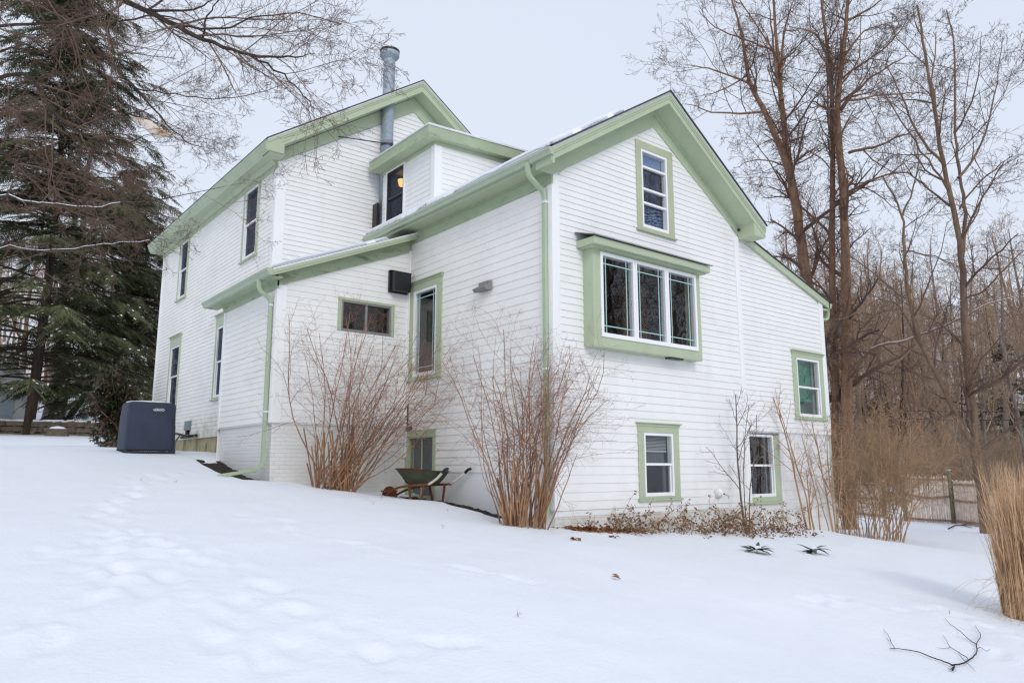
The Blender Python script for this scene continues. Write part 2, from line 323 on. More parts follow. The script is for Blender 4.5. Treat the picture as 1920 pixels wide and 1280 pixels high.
class Wall:
    def __init__(s, ax, c): s.ax = ax; s.c = c           # ax 'x': plane y=c facing -y, s=x ; ax 'y': plane x=c facing -x, s=y
    def p(s, a, z, n=0.): return (a, s.c - n, z) if s.ax == 'x' else (s.c - n, a, z)
    def bx(s, mb, a0, a1, z0, z1, n0, n1):
        p, q = s.p(a0, z0, n0), s.p(a1, z1, n1)
        return mb.box(min(p[0], q[0]), max(p[0], q[0]), min(p[1], q[1]), max(p[1], q[1]), z0, z1)
    def slab(s, mb, pts, n0, n1):                          # pts (a, z)
        A = [s.p(a, z, n0) for a, z in pts]; B = s.p(pts[0][0], pts[0][1], n1); return mb.slab(A, tuple(b - a for a, b in zip(A[0], B)))

def clap(w, z0, z1, left, right, expo, holes, m, seed=1, proud=.013, notch=.001):
    mb = MB(); r = random.Random(seed); z = z0
    while z < z1 - .01:
        e = (expo(z) if callable(expo) else expo) * r.uniform(.985, 1.015); zt = min(z + e, z1)
        a0 = min(left(z), left(zt)); a1 = max(right(z), right(zt))
        cuts = [a0]
        while cuts[-1] < a1 - 1.2: cuts.append(cuts[-1] + r.uniform(1.4, 4.6))
        cuts.append(a1 + 1e-6); cuts[-1] = max(cuts[-1], cuts[-2] + .01)
        cuts = [c for c in cuts[:-1] if c < a1] + [a1]
        zs = sorted({z, zt} | {h[k] for h in holes for k in (2, 3) if z < h[k] < zt})
        dz = r.uniform(-.0015, .0015)
        for c0, c1 in zip(cuts[:-1], cuts[1:]):
            pr0 = proud + r.uniform(-.0012, .0012); pr1 = pr0 + r.uniform(-.001, .001)
            for za, zb in zip(zs[:-1], zs[1:]):
                iv = [(c0, c1)]
                for h in holes:
                    if h[2] < (za + zb) / 2 < h[3]:
                        nv = []
                        for i0, i1 in iv:
                            if h[1] <= i0 or h[0] >= i1: nv.append((i0, i1)); continue
                            if i0 < h[0]: nv.append((i0, h[0]))
                            if i1 > h[1]: nv.append((h[1], i1))
                        iv = nv
                f = lambda zz, pr: .002 + (pr - .002) * (zt - zz) / (zt - z)
                for i0, i1 in iv:
                    l0, l1, r0, r1 = max(i0, left(za)), max(i0, left(zb)), min(i1, right(za)), min(i1, right(zb))
                    if r0 - l0 < .004: continue
                    r1 = max(r1, l1)
                    pa, pb = (pr0, pr1)
                    mb.quad(w.p(l0, za, f(za, pa)), w.p(r0, za, f(za, pb)), w.p(r1, zb, f(zb, pb)), w.p(l1, zb, f(zb, pa)))
                    if za == z: mb.quad(w.p(l0, za + notch, -.006), w.p(r0, za + notch, -.006), w.p(r0, za, pb), w.p(l0, za, pa))
        z = zt
    return mb

# ---- windows
def window(w, a0, a1, z0, z1, kind='double', casing=(.11, .11), head=.14, crown=True, sill=.09, room='dark_room', dressing=None, cm='green', rails=(.5,), left_open=False, fr=.05, depth=.6, gm=None, screen=False, n0=0., top_casing=True, fm='vinyl', label=None):
    c = MB(); L, R = casing
    if L: w.bx(c, a0 - L, a0, z0, z1, n0 - .01, n0 + .032)
    if R: w.bx(c, a1, a1 + R, z0, z1, n0 - .01, n0 + .032)
    if head: w.bx(c, a0 - L, a1 + R, z1, z1 + head, n0 - .01, n0 + .034)
    if crown:
        ex = .035
        w.slab(c, [(a0 - L - .012, z1 + head - .035), (a1 + R + .012, z1 + head - .035), (a1 + R + ex, z1 + head + .012), (a0 - L - ex, z1 + head + .012)], n0 - .01, n0 + .05)
        w.bx(c, a0 - L - ex - .012, a1 + R + ex + .012, z1 + head + .012, z1 + head + .032, n0 - .01, n0 + .085)
    if sill: w.bx(c, a0 - L, a1 + R, z0 - sill, z0, n0 - .01, n0 + .034); w.bx(c, a0 - L - (.03 if L else 0), a1 + R + (.03 if R else 0), z0 - sill - .035, z0 - sill, n0 - .01, n0 + .07)
    win = part(c, 'window', M[cm], bevel=.004, label=label)
    def sub(mb, name, m, **k): o = mb.build(name, m, win, **k); return o
    f = MB(); e = fr
    ro = n0 + .022
    w.bx(f, a0, a0 + e, z0, z1, -.09, ro); w.bx(f, a1 - e, a1, z0, z1, -.09, ro); w.bx(f, a0 + e, a1 - e, z1 - e, z1, -.09, ro); w.bx(f, a0 + e, a1 - e, z0, z0 + e * 1.25, -.09, ro)
    H = z1 - z0 - 2 * e
    panes = []
    if kind in ('double', 'single'):
        zr = [z0 + e + H * r_ for r_ in rails] if kind == 'double' else []
        prev = z1 - e
        for i, zz in enumerate(zr):
            nn = -.012 if i == 0 else -.022
            w.bx(f, a0 + e, a1 - e, zz - .022, zz + .022, nn - .04, nn + .02); panes.append((a0 + e, a1 - e, zz, prev, -.02 - .02 * i)); prev = zz
        panes.append((a0 + e, a1 - e, z0 + e, prev, -.02 - .02 * len(zr)))
        if kind == 'double' and len(rails) == 1:       # lower sash stiles stand back behind the upper sash
            w.bx(f, a0 + e, a0 + e + .022, z0 + e, zr[0], -.06, -.02); w.bx(f, a1 - e - .022, a1 - e, z0 + e, zr[0], -.06, -.02)
    if kind == 'slider':
        m_ = (a0 + a1) / 2; w.bx(f, m_ - .025, m_ + .025, z0 + e, z1 - e, -.06, .0); panes = [(a0 + e, m_, z0 + e, z1 - e, -.03), (m_, a1 - e, z0 + e, z1 - e, -.05)]
    if kind == 'split':
        m_ = (a0 + a1) / 2; panes = [(a0 + e, a1 - e, z0 + e, z1 - e, -.03)]
    sub(f, 'frame', M[fm], bevel=.003)
    if kind == 'split':
        f2 = MB(); w.bx(f2, m_ - .012, m_ + .012, z0 + e, z1 - e, -.028, -.008); sub(f2, 'mullion', M['green'])
    for pa in panes:
        g_ = MB(); g_.quad(w.p(pa[0], pa[2], pa[4]), w.p(pa[1], pa[2], pa[4]), w.p(pa[1], pa[3], pa[4]), w.p(pa[0], pa[3], pa[4])); sub(g_, 'pane', M['glass'])
        if screen:
            g_ = MB(); n_ = pa[4] + .012; q = .012; g_.quad(w.p(pa[0] + q, pa[2], n_), w.p(pa[1] - q, pa[2], n_), w.p(pa[1] - q, pa[3], n_), w.p(pa[0] + q, pa[3], n_)); sub(g_, 'screen', M['screen_mesh'])
    if kind == 'prairie' or kind == 'bay':
        n = 1 if kind == 'prairie' else 3; wd = (a1 - a0) / n; bars = MB()
        for i in range(n):
            b0, b1 = a0 + i * wd + e, a0 + (i + 1) * wd - e; y0, y1 = z0 + e * 1.25, z1 - e
            if i: w.bx(f, b0 - e - .001, b0, y0, y1, -.09, ro - .004)
            g_ = MB(); g_.quad(w.p(b0 - .01, y0 - .01, -.03), w.p(b1 + .01, y0 - .01, -.03), w.p(b1 + .01, y1 + .01, -.03), w.p(b0 - .01, y1 + .01, -.03)); sub(g_, 'pane', M['glass'])
            bw = .0085; d = .125 * (b1 - b0) if n > 1 else .16 * (b1 - b0); d2 = .18 * (b1 - b0) if n > 1 else d
            for s_ in (b0 + d, b1 - d2): w.bx(bars, s_ - bw, s_ + bw, y0, y1, -.028, -.018)
            dz = .095 * (y1 - y0) if n > 1 else .065 * (y1 - y0)
            for t_ in (y0 + dz, y1 - dz): w.bx(bars, b0, b1, t_ - bw, t_ + bw, -.0275, -.0175)
        if n > 1:
            for i in (1, 2):
                f3 = MB(); w.bx(f3, a0 + i * wd - e, a0 + i * wd - .004, z0 + e, z1 - e, -.09, ro - .002); w.bx(f3, a0 + i * wd + .004, a0 + i * wd + e, z0 + e, z1 - e, -.09, ro - .002); w.bx(f3, a0 + i * wd - .004, a0 + i * wd + .004, z0 + e, z1 - e, -.09, ro - .012)
                sub(f3, 'mullion', M['vinyl'])
        sub(bars, 'muntin', M['muntin'])
    # the room behind: an open-fronted recess
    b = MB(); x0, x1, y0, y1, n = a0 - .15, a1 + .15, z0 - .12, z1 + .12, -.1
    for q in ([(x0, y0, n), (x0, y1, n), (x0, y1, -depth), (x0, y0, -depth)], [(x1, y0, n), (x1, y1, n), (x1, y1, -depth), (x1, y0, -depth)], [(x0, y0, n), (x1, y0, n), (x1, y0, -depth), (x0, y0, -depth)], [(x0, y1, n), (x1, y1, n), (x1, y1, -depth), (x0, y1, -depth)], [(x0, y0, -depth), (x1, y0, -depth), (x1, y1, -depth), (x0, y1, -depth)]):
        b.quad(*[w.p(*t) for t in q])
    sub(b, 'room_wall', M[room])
    for kind_, args in dressing or []:
        d = MB()
        if kind_ == 'sheet':
            s0, s1, t0, t1, nn, mm, nm = args
            n_ = 26; rows = [(t0, 1.), (t1, .5)]
            V = [w.p(s0 + (s1 - s0) * i / n_, t, nn + am * .025 * math.sin(i * 1.7 + math.sin(i) * .8)) for t, am in rows for i in range(n_ + 1)]
            d.add(V, [(i, i + 1, i + n_ + 2, i + n_ + 1) for i in range(n_)]); sub(d, nm, M[mm], smooth=True)
        if kind_ == 'blind':
            s0, s1, t0, t1, nn = args; z = t0
            while z < t1: d.slab([w.p(s0, z, nn), w.p(s1, z, nn), w.p(s1, z + .014, nn - .016), w.p(s0, z + .014, nn - .016)], (0, 0, .0015)); z += .026
            w.bx(d, s0, s1, t0 - .02, t0, nn - .016, nn); sub(d, 'blind', M['blind'])
        if kind_ == 'lamp':
            s0, t0, nn = args; c_ = w.p(s0, t0, nn); d.lathe([(.06, -.08), (.075, -.07), (.11, .06), (.1, .075)], 16, c_); sub(d, 'lit_lamp', M['lamp'], smooth=True)
        if kind_ == 'panel':
            s0, s1, t0, t1, nn, mm, nm = args; w.bx(d, s0, s1, t0, t1, nn - .03, nn); sub(d, nm, M[mm])
    return win

FR = Wall('x', 0.); LF = Wall('y', 0.); AF = Wall('x', 4.633); AL = Wall('y', -2.936); ML = Wall('y', -2.555); MG = Wall('x', 6.02); DL = Wall('y', -.15); DF = Wall('x', 3.497)
BAYn = .256
cb = .15        # corner board width
# ---- walls
hole = lambda a0, a1, z0, z1: (a0 + .01, a1 - .01, z0 + .01, z1 - .01)
gable_r = lambda z: 5.4 if z < 5.67 else 5.4 - (z - 5.67) / .623
gable_l = lambda z: 0. if z < 5.67 else (z - 5.67) / .623
fh = [hole(2.303, 3.081, 5.216, 6.801), hole(.86, 3.54, 2.88, 4.42), hole(2.155, 2.982, .177, 1.314)]
part(clap(FR, 0, 7.36, lambda z: max(cb, gable_l(z)), lambda z: min(5.4 - cb, gable_r(z)), lambda z: .142 if z < 2.6 else (.125 if z < 4 else .110), fh, M['siding'], 1, .0145, .003), 'wall', M['siding'])
lr = lambda z: 8.743 - cb if z < 4.62 else max(5.41, 8.743 - cb - (z - 4.62) / .308)
part(clap(FR, 1.45, 5.6, lambda z: 5.402, lr, .107, [hole(7.43, 8.428, 1.835, 3.179)], M['siding'], 2, .015, .005), 'wall', M['siding'])
part(clap(LF, .60, 5.72, lambda z: .09, lambda z: 4.633, lambda z: .142 if z < 2 else .152, [hole(3.543, 4.444, 2.563, 4.417), hole(3.59, 4.52, .0, 1.30)], M['siding_old'], 3), 'wall', M['siding_old'])
part(clap(AF, 1.53, 5.45, lambda z: max(-2.936 + cb, -2.936 + (z - 4.14) / .41), lambda z: -.06, .122, [hole(-1.609, -.465, 3.414, 4.05)], M['siding'], 4), 'wall', M['siding'])
part(clap(AL, 1.53, 4.25, lambda z: 4.633 + .09, lambda z: 7.7 - .11, .115, [], M['siding_old'], 5), 'wall', M['siding_old'])
part(clap(ML, 1.575, 7.25, lambda z: 6.02 + .11, lambda z: 15.1 - .11, .0975, [hole(7.069, 7.891, 5.402, 7.051), hole(12.45, 13.168, 5.402, 7.051), hole(8.62, 9.365, 2.329, 4.046), hole(12.569, 13.424, 2.329, 4.046)], M['siding_moss'], 6), 'wall', M['siding_moss'])
ml = lambda z: -2.555 + cb if z < 7.2 else -2.555 + (z - 7.2) / .66
mr = lambda z: 4.135 - cb if z < 7.2 else 4.135 - (z - 7.2) / .66
part(clap(MG, 4.2, 9.42, lambda z: max(ml(z), -2.555 + cb), mr, .111, [], M['siding'], 7, .0155, .006), 'wall', M['siding'])
part(clap(DL, 5.9, 7.56, lambda z: 3.497 + .12, lambda z: 5.705, .116, [hole(4.747, 5.488, 6.0, 7.38)], M['siding'], 8), 'wall', M['siding'])
part(clap(DF, 5.9, 7.62, lambda z: -.15 + .12, lambda z: 2.6, .116, [], M['siding'], 9), 'wall', M['siding'])
# hidden sides so that the house is solid from elsewhere
def hid(*q): part(MB().quad(*q), 'wall', M['siding'])
hid((8.743, 0, -1.2), (8.743, 6.02, -1.2), (8.743, 6.02, 4.62), (8.743, 0, 4.62)); hid((-2.555, 15.1, 0), (4.135, 15.1, 0), (4.135, 15.1, 7.2), (.79, 15.1, 9.4), (-2.555, 15.1, 7.2)); hid((4.135, 6.02, 0), (4.135, 15.1, 0), (4.135, 15.1, 7.3), (4.135, 6.02, 7.3))
hid((-2.936, 7.7, 0), (-2.555, 7.7, 0), (-2.555, 7.7, 4.4), (-2.936, 7.7, 4.2))
# sheathing behind the boards, so no light leaks between courses
sh = MB()
def sheath(w, pts, holes):
    # simple: strips between holes
    zs = sorted({p[1] for p in pts} | {h[k] for h in holes for k in (2, 3)})
    def ext(z):
        xs = []
        for (a, za), (b, zb) in zip(pts, pts[1:] + pts[:1]):
            if (za <= z <= zb) or (zb <= z <= za):
                if za == zb: xs += [a, b]
                else: xs.append(a + (b - a) * (z - za) / (zb - za))
        return min(xs), max(xs)
    for za, zb in zip(zs[:-1], zs[1:]):
        if zb - za < 1e-5: continue
        e0, e1 = ext(za + 1e-6), ext(zb - 1e-6); hs = sorted([h for h in holes if h[2] < (za + zb) / 2 < h[3]])
        l0, l1 = e0[0], e1[0]
        for h in hs: sh.quad(w.p(l0, za, -.008), w.p(h[0], za, -.008), w.p(h[0], zb, -.008), w.p(l1, zb, -.008)); l0 = l1 = h[1]
        sh.quad(w.p(l0, za, -.008), w.p(e0[1], za, -.008), w.p(e1[1], zb, -.008), w.p(l1, zb, -.008))
sheath(FR, [(0, -.1), (5.4, -.1), (5.4, 5.7), (2.7, 7.42), (0, 5.7)], fh); sheath(FR, [(5.4, 1.43), (8.743, 1.43), (8.743, 4.62), (5.4, 5.65)], [hole(7.43, 8.428, 1.835, 3.179)])
sheath(LF, [(.0, -.3), (4.7, -.3), (4.7, 5.8), (0, 5.8)], [hole(3.543, 4.444, 2.563, 4.417), hole(3.59, 4.52, .0, 1.30)]); sheath(AF, [(-2.936, 1.5), (0, 1.5), (0, 5.45), (-2.936, 4.2)], [hole(-1.609, -.465, 3.414, 4.05)])
sheath(AL, [(4.633, 1.5), (7.7, 1.5), (7.7, 4.3), (4.633, 4.3)], []); sheath(ML, [(6.02, 1.4), (15.1, 1.4), (15.1, 7.4), (6.02, 7.4)], [hole(7.069, 7.891, 5.402, 7.051), hole(12.45, 13.168, 5.402, 7.051), hole(8.62, 9.365, 2.329, 4.046), hole(12.569, 13.424, 2.329, 4.046)])
sheath(MG, [(-2.555, 4), (4.135, 4), (4.135, 7.3), (.79, 9.6), (-2.555, 7.3)], []); sheath(DL, [(3.497, 5.8), (5.705, 5.8), (5.705, 7.6), (3.497, 7.6)], [hole(4.747, 5.488, 6.0, 7.38)]); sheath(DF, [(-.15, 5.8), (2.6, 5.8), (2.6, 7.7), (-.15, 7.7)], [])
sh.quad((-.15, 5.705, 5.8), (1, 5.705, 5.8), (1, 5.705, 7.7), (-.15, 5.705, 7.7))
part(sh, 'sheathing', M['white'])
# ---- corner boards (two faces each)
def corner(x, y, z0, z1, wx=cb, wy=.10, top=None):
    m = MB(); m.box(x - .026, x + wx, y - .026, y - .0, z0, z1); m.box(x - .026, x, y, y + wy, z0, z1); return part(m, 'corner_board', M['white'], bevel=.003)
corner(0, 0, 0, 5.69); corner(-2.936, 4.633, 1.515, 4.16, .17, .10); corner(-2.555, 6.02, 4.3, 7.24, .2, .12); corner(-.15, 3.497, 5.9, 7.58, .16, .12)
m = MB(); m.box(5.4 - cb, 5.4, -.027, 0, -.02, 5.62); m.box(5.4, 5.425, -.027, .14, -.02, 1.44); part(m, 'corner_board', M['white'], bevel=.003)
m = MB(); m.slab([(8.743 - cb, -.026, 1.45), (8.768, -.026, 1.45), (8.768, -.026, 4.60), (8.743 - cb, -.026, 4.66)], (0, .026, 0)); m.box(8.743, 8.768, 0, .12, 1.45, 4.6); part(m, 'corner_board', M['white'], bevel=.003)
m = MB(); m.box(-2.962, -2.936, 7.7 - .11, 7.7, 1.5, 4.2); m.box(-2.936, -2.60, 7.7, 7.726, 1.5, 4.2); part(m, 'corner_board', M['white'], bevel=.003)
m = MB(); m.box(-2.581, -2.555, 15.1 - .11, 15.1, 1.41, 7.24); part(m, 'corner_board', M['white'])
m = MB(); m.box(-.06, -.012, 4.585, 4.632, .9, 5.36); part(m, 'corner_board', M['white'])
m = MB(); m.box(-2.575, -2.555, 7.73, 15.1, 1.405, 1.572); part(m, 'skirt_board', M['siding_moss'])
# ---- foundations
def fnd(x0, x1, y0, y1, z1, mname, z0=-1.6): part(MB().box(x0, x1, y0, y1, z0, z1), 'foundation', M[mname], bevel=.008)
fnd(.015, 5.39, .015, 3.45, -.012, 'brick'); fnd(5.41, 6.0 - .5, .09, .5, 1.44, 'block'); fnd(6.632, 8.70, .02, 5.9, 1.44, 'block')
part(MB().box(5.41, 6.63, .09, .5, -1.6, .06), 'foundation', M['block'])
part(MB().box(5.41, 6.63, .09, .5, 1.40, 1.44), 'foundation', M['block'])
part(MB().box(.012, .3, .02, 3.47, -1.0, .605), 'foundation', M['brick'], bevel=.006)
part(MB().box(.012, .3, 4.52, 4.7, -1.0, 1.5), 'foundation', M['brick']); part(MB().box(.012, .3, 3.47, 4.53, -1.0, .02), 'foundation', M['brick'])
fnd(-2.90, -.0, 4.66, 7.66, 1.512, 'brick', -1); fnd(-2.53, 4.1, 7.66, 15.05, 1.41, 'concrete', -1)
# ---- windows
window(FR, 2.303, 3.081, 5.216, 6.801, rails=(.80, .50, .31), casing=(.145, .165), head=.15, crown=False, sill=.065, cm='olive', dressing=[('sheet', (2.33, 3.06, 5.24, 5.72, -.13, 'lace', 'curtain')), ('sheet', (2.33, 3.06, 5.74, 6.46, -.16, 'navy', 'curtain')), ('panel', (2.35, 3.03, 6.50, 6.77, -.10, 'sky_reflection', 'backing_panel'))])  # pale blue panel paints the sky's reflection behind the top pane
window(FR, 2.155, 2.982, .177, 1.314, casing=(.155, .155), head=.15, sill=.045, dressing=[('blind', (2.2, 2.94, .99, 1.27, -.12)), ('sheet', (2.25, 2.9, .74, 1.0, -.16, 'curtain', 'curtain')), ('panel', (2.86, 2.93, .2, .74, -.14, 'curtain', 'blind_stack'))])
window(FR, 7.43, 8.428, 1.835, 3.179, casing=(.17, .155), head=.13, sill=.035, room='green_room', depth=.35, dressing=[('panel', (7.48, 8.38, 2.2, 3.15, -.15, 'green_room', 'backing_panel')), ('panel', (8.28, 8.36, 1.85, 3.15, -.11, 'grey_metal', 'inner_frame'))])  # green panel added close to the glass, standing for the room's green wall
window(Wall('x', .09), 5.5, 6.46, .082, 1.385, casing=(.1, .165), head=0, crown=False, sill=.11, dressing=[('panel', (6.30, 6.36, .1, 1.36, -.12, 'grey_metal', 'inner_frame'))])
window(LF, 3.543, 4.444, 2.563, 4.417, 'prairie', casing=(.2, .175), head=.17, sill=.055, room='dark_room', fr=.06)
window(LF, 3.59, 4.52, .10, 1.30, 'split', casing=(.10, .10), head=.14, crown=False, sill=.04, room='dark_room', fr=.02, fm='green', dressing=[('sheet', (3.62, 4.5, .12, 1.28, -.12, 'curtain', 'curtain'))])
window(AF, -1.609, -.465, 3.414, 4.05, 'slider', casing=(.075, .075), head=.055, crown=False, sill=0, fr=.04, fm='grey_metal')
for a0, a1 in ((7.069, 7.891), (12.45, 13.168)):
    window(ML, a0, a1, 5.402, 7.051, casing=(.10, .10), head=.19, crown=False, sill=.03, depth=.5, fr=.045, screen=True)
window(ML, 8.62, 9.365, 2.329, 4.046, casing=(.09, .09), head=.27, sill=.04, screen=True); window(ML, 12.569, 13.424, 2.329, 4.046, casing=(.10, .10), head=.27, sill=.04, screen=True)
window(DL, 4.747, 5.488, 6.1, 7.39, casing=(.05, .06), head=.03, crown=False, sill=0, cm='white', fm='dark_metal', dressing=[('lamp', (5.44, 7.24, -.35))], depth=.9, fr=.035, screen=True)
# ---- bay window box
BW = Wall('x', -BAYn)
b = MB(); n1 = BAYn
for a0, a1, z0, z1 in ((.70, .875, 2.74, 4.46), (3.527, 3.66, 2.74, 4.46), (.875, 3.527, 4.404, 4.46), (.875, 3.527, 2.74, 2.90)): FR.bx(b, a0, a1, z0, z1, .0, n1)
FR.bx(b, .70, 3.66, 2.72, 2.74, 0, n1)
bay = part(b, 'bay_window', M['green'], bevel=.004)
def bsub(mb, name, m, **k): o = mb.build(name, m, bay, **k); return o
b = MB(); FR.bx(b, .55, 3.76, 4.46, 4.585, 0, .45); FR.slab(b, [(.60, 4.44), (3.74, 4.44), (3.74, 4.46), (.60, 4.46)], 0, .36); bsub(b, 'cornice', M['green'], bevel=.004)
b = MB(); b.slab([(.51, -.49, 4.588), (3.80, -.49, 4.588), (3.80, 0, 4.735), (.51, 0, 4.735)], (0, 0, .014)); bsub(b, 'roof', M['grey_shingle'])
b = MB(); b.box(2.7, 3.1, -.24, -.12, 2.69, 2.72); bsub(b, 'vent_cover', M['dark_metal'])
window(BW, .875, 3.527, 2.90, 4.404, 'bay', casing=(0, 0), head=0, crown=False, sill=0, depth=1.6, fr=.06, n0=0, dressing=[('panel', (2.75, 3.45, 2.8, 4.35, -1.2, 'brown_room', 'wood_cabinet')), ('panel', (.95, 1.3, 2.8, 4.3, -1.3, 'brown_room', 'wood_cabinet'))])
# ---- ell roof
def gable_roof(name, y0, y1, pk, L, R, th=.035, m='shingle'):   # pk (x,z); L,R eave (x,z): top surface
    r = MB(); r.slab([(L[0], y0, L[1]), (pk[0], y0, pk[1]), (pk[0], y1, pk[1]), (L[0], y1, L[1])], (0, 0, -th)); r.slab([(pk[0], y0, pk[1]), (R[0], y0, R[1]), (R[0], y1, R[1]), (pk[0], y1, pk[1])], (0, 0, -th))
    return part(r, name, M[m])
def rsub(par, mb, name, m, **k): o = mb.build(name, m, par, **k); return o
eroof = gable_roof('roof', -.50, 6.0, (2.7, 7.955), (-.40, 5.965), (5.80, 5.86))
def rake(par, y, p0, p1, h, name='rake_board', mm='green', flip=1, drip=True):
    # stacked mouldings following p0->p1 (x,z of the roof top), h = total drop
    for k, (t0, t1, n) in enumerate(((.045, .105, .028), (.105, .15, .014), (.15, h, 0))):
        b_ = MB(); b_.slab([(p0[0], y - n, p0[1] - t1), (p1[0], y - n, p1[1] - t1), (p1[0], y - n, p1[1] - t0), (p0[0], y - n, p0[1] - t0)], (0, .03 + n, 0)); rsub(par, b_, name, M[mm])
    if drip:
        b_ = MB(); b_.slab([(p0[0], y - .035, p0[1] - .047), (p1[0], y - .035, p1[1] - .047), (p1[0], y - .035, p1[1] - .008), (p0[0], y - .035, p0[1] - .008)], (0, .05, 0)); rsub(par, b_, 'drip_edge', M['drip'])
yE = -.44
rake(eroof, yE, (-.40, 5.945), (2.7, 7.945), .255); rake(eroof, yE, (2.7, 7.945), (5.80, 5.84), .255)
b = MB(); b.slab([(-.37, yE + .03, 5.945 - .235), (2.7, yE + .03, 7.945 - .235), (2.7, -.03, 7.945 - .265), (-.37, -.03, 5.945 - .235)], (0, 0, .02)); b.slab([(2.7, yE + .03, 7.945 - .235), (5.77, yE + .03, 5.86 - .245), (5.77, -.03, 5.86 - .265), (2.7, -.03, 7.945 - .265)], (0, 0, .02)); rsub(eroof, b, 'soffit', M['green'])
# right eave return
b = MB(); b.box(5.43, 5.78, -.41, 6.0, 5.56, 5.60); b.box(5.745, 5.785, -.43, 6.0, 5.565, 5.80); b.slab([(5.405, -.432, 5.562), (5.782, -.432, 5.562), (5.782, -.432, 5.80), (5.405, -.432, 6.03)], (0, .44, 0)); rsub(eroof, b, 'eave_box', M['green'], bevel=.004)
# left eave: fascia, sloping soffit, frieze
b = MB(); b.box(-.37, -.34, -.41, 6.0, 5.735, 5.93); b.slab([(-.36, -.03, 5.74), (-.03, -.03, 5.74), (-.03, 6.0, 5.74), (-.36, 6.0, 5.74)], (0, 0, .02)); b.box(-.385, -.335, -.445, -.02, 5.655, 5.93); rsub(eroof, b, 'fascia', M['green'])
b = MB(); b.box(-.035, -.0, -.03, 4.6, 5.50, 5.738); b.box(-.06, -.035, -.03, 4.6, 5.70, 5.738); b.box(-.035, 0, 4.6, 6.0, 5.66, 5.738); rsub(eroof, b, 'frieze', M['green_old'])
b = MB(); fz = lambda p0, p1, y0, y1: b.slab([(p0[0], y0, p0[1]), (p1[0], y0, p1[1]), (p1[0], y0, p1[2]), (p0[0], y0, p0[2])], (0, y1 - y0, 0))
fz((-.03, 5.652, 5.93), (2.7, 7.353, 7.70), -.034, 0); fz((2.7, 7.353, 7.70), (5.43, 5.652, 5.93), -.034, 0)
b.slab([(-.375, -.045, 5.66), (0, -.045, 5.66), (0, -.045, 5.95), (-.375, -.045, 5.72)], (0, .02, 0)); fz((-.03, 5.875, 5.93), (2.7, 7.595, 7.70), -.06, -.034); fz((2.7, 7.595, 7.70), (5.43, 5.83, 5.93), -.06, -.034)
rsub(eroof, b, 'frieze', M['green'])
# snow on the left slope and a dusting on the right
def snow_sheet(par, x0, x1, y0, y1, zf, th, seed, ragged=.05, edge=.06):
    xs = np.linspace(x0, x1, max(6, int((x1 - x0) / .06))); ys = np.linspace(y0, y1, max(6, int((y1 - y0) / .06))); A, B = np.meshgrid(xs, ys)
    dd = np.minimum(np.minimum(A - x0, x1 - A), np.minimum(B - y0, y1 - B)) + ragged * vnoise(A, B, .35, seed)
    h = th * np.clip(dd / edge, 0, 1) ** .5 + .012 * vnoise(A, B, .5, seed + 1) + .004 * vnoise(A, B, .13, seed + 2)
    Zz = zf(A, B) + np.where(dd > -.02, np.maximum(h, -.004), -.012)
    ii = np.arange(A.size).reshape(A.shape); q = np.stack([ii[:-1, :-1], ii[:-1, 1:], ii[1:, 1:], ii[1:, :-1]], -1)
    V = np.stack([A, B, Zz], -1).reshape(-1, 3); n = len(V)
    edge_i = list(ii[0]) + list(ii[1:, -1]) + list(ii[-1, -2::-1]) + list(ii[-2:0:-1, 0])
    low = V[edge_i].copy(); low[:, 2] = zf(low[:, 0], low[:, 1]) + .001; V = np.r_[V, low]; k = len(edge_i)
    sk = np.array([(edge_i[j], edge_i[(j + 1) % k], n + (j + 1) % k, n + j) for j in range(k)])
    o = np_mesh('snow', V, np.r_[q.reshape(-1, 4), sk], M['snow'], par); return o
zl = lambda x, y: 5.965 + (x + .40) * (7.955 - 5.965) / 3.1
zr_ = lambda x, y: 7.955 - (x - 2.7) * (7.955 - 5.86) / 3.1
snow_sheet(eroof, -.45, 1.35, -.47, 3.45, zl, .10, 21, .03); snow_sheet(eroof, -.45, .3, 3.4, 6.0, zl, .115, 22, .03); snow_sheet(eroof, 2.9, 5.6, .1, 6, zr_, .03, 23, .2)
# ell gutter and downspout
def gutter(x, y0, y1, z, w=.115, h=.12, sgn=-1, par=None, m='gutter'):
    prof = [(0, z), (0, z - h), (sgn * w * .62, z - h), (sgn * w * .75, z - h * .55), (sgn * w, z - h * .3), (sgn * w, z), (sgn * (w - .012), z), (sgn * (w - .02), z - h * .35), (sgn * w * .55, z - h + .012), (sgn * .012, z - h + .012), (sgn * .012, z)]
    g_ = MB(); A = [(x + a, y0, b_) for a, b_ in prof]; n = len(A); B = [(p[0], y1, p[2]) for p in A]
    g_.add(A + B, [(i, (i + 1) % n, n + (i + 1) % n, n + i) for i in range(n)])
    for yy in (y0, y1): g_.slab([(x, yy, z), (x, yy, z - h), (x + sgn * w * .62, yy, z - h), (x + sgn * w * .75, yy, z - h * .55), (x + sgn * w, yy, z - h * .3), (x + sgn * w, yy, z)], (0, .004 if yy == y0 else -.004, 0))
    return part(g_, 'gutter', M[m])
gutter(-.372, -.47, 6.0, 5.905)
def downspout(path, side, strap_z, wallx, w=.085, d=.062):
    m_ = MB(); m_.sweep(path, side, w, d); o = part(m_, 'downspout', M['pipe_green'], bevel=.008)
    for (x, y, z) in strap_z:
        s_ = MB(); s_.box(x - d * .62, x + d * .62, y - w * .62, y + w * .62, z - .02, z + .02); rsub(o, s_, 'strap', M['drip'])
    return o
def arc(p, q, r, k=5): return [tuple(np.array(p) * (1 - t) ** 2 + np.array(r) * 2 * t * (1 - t) + np.array(q) * t * t) for t in np.linspace(0, 1, k)]
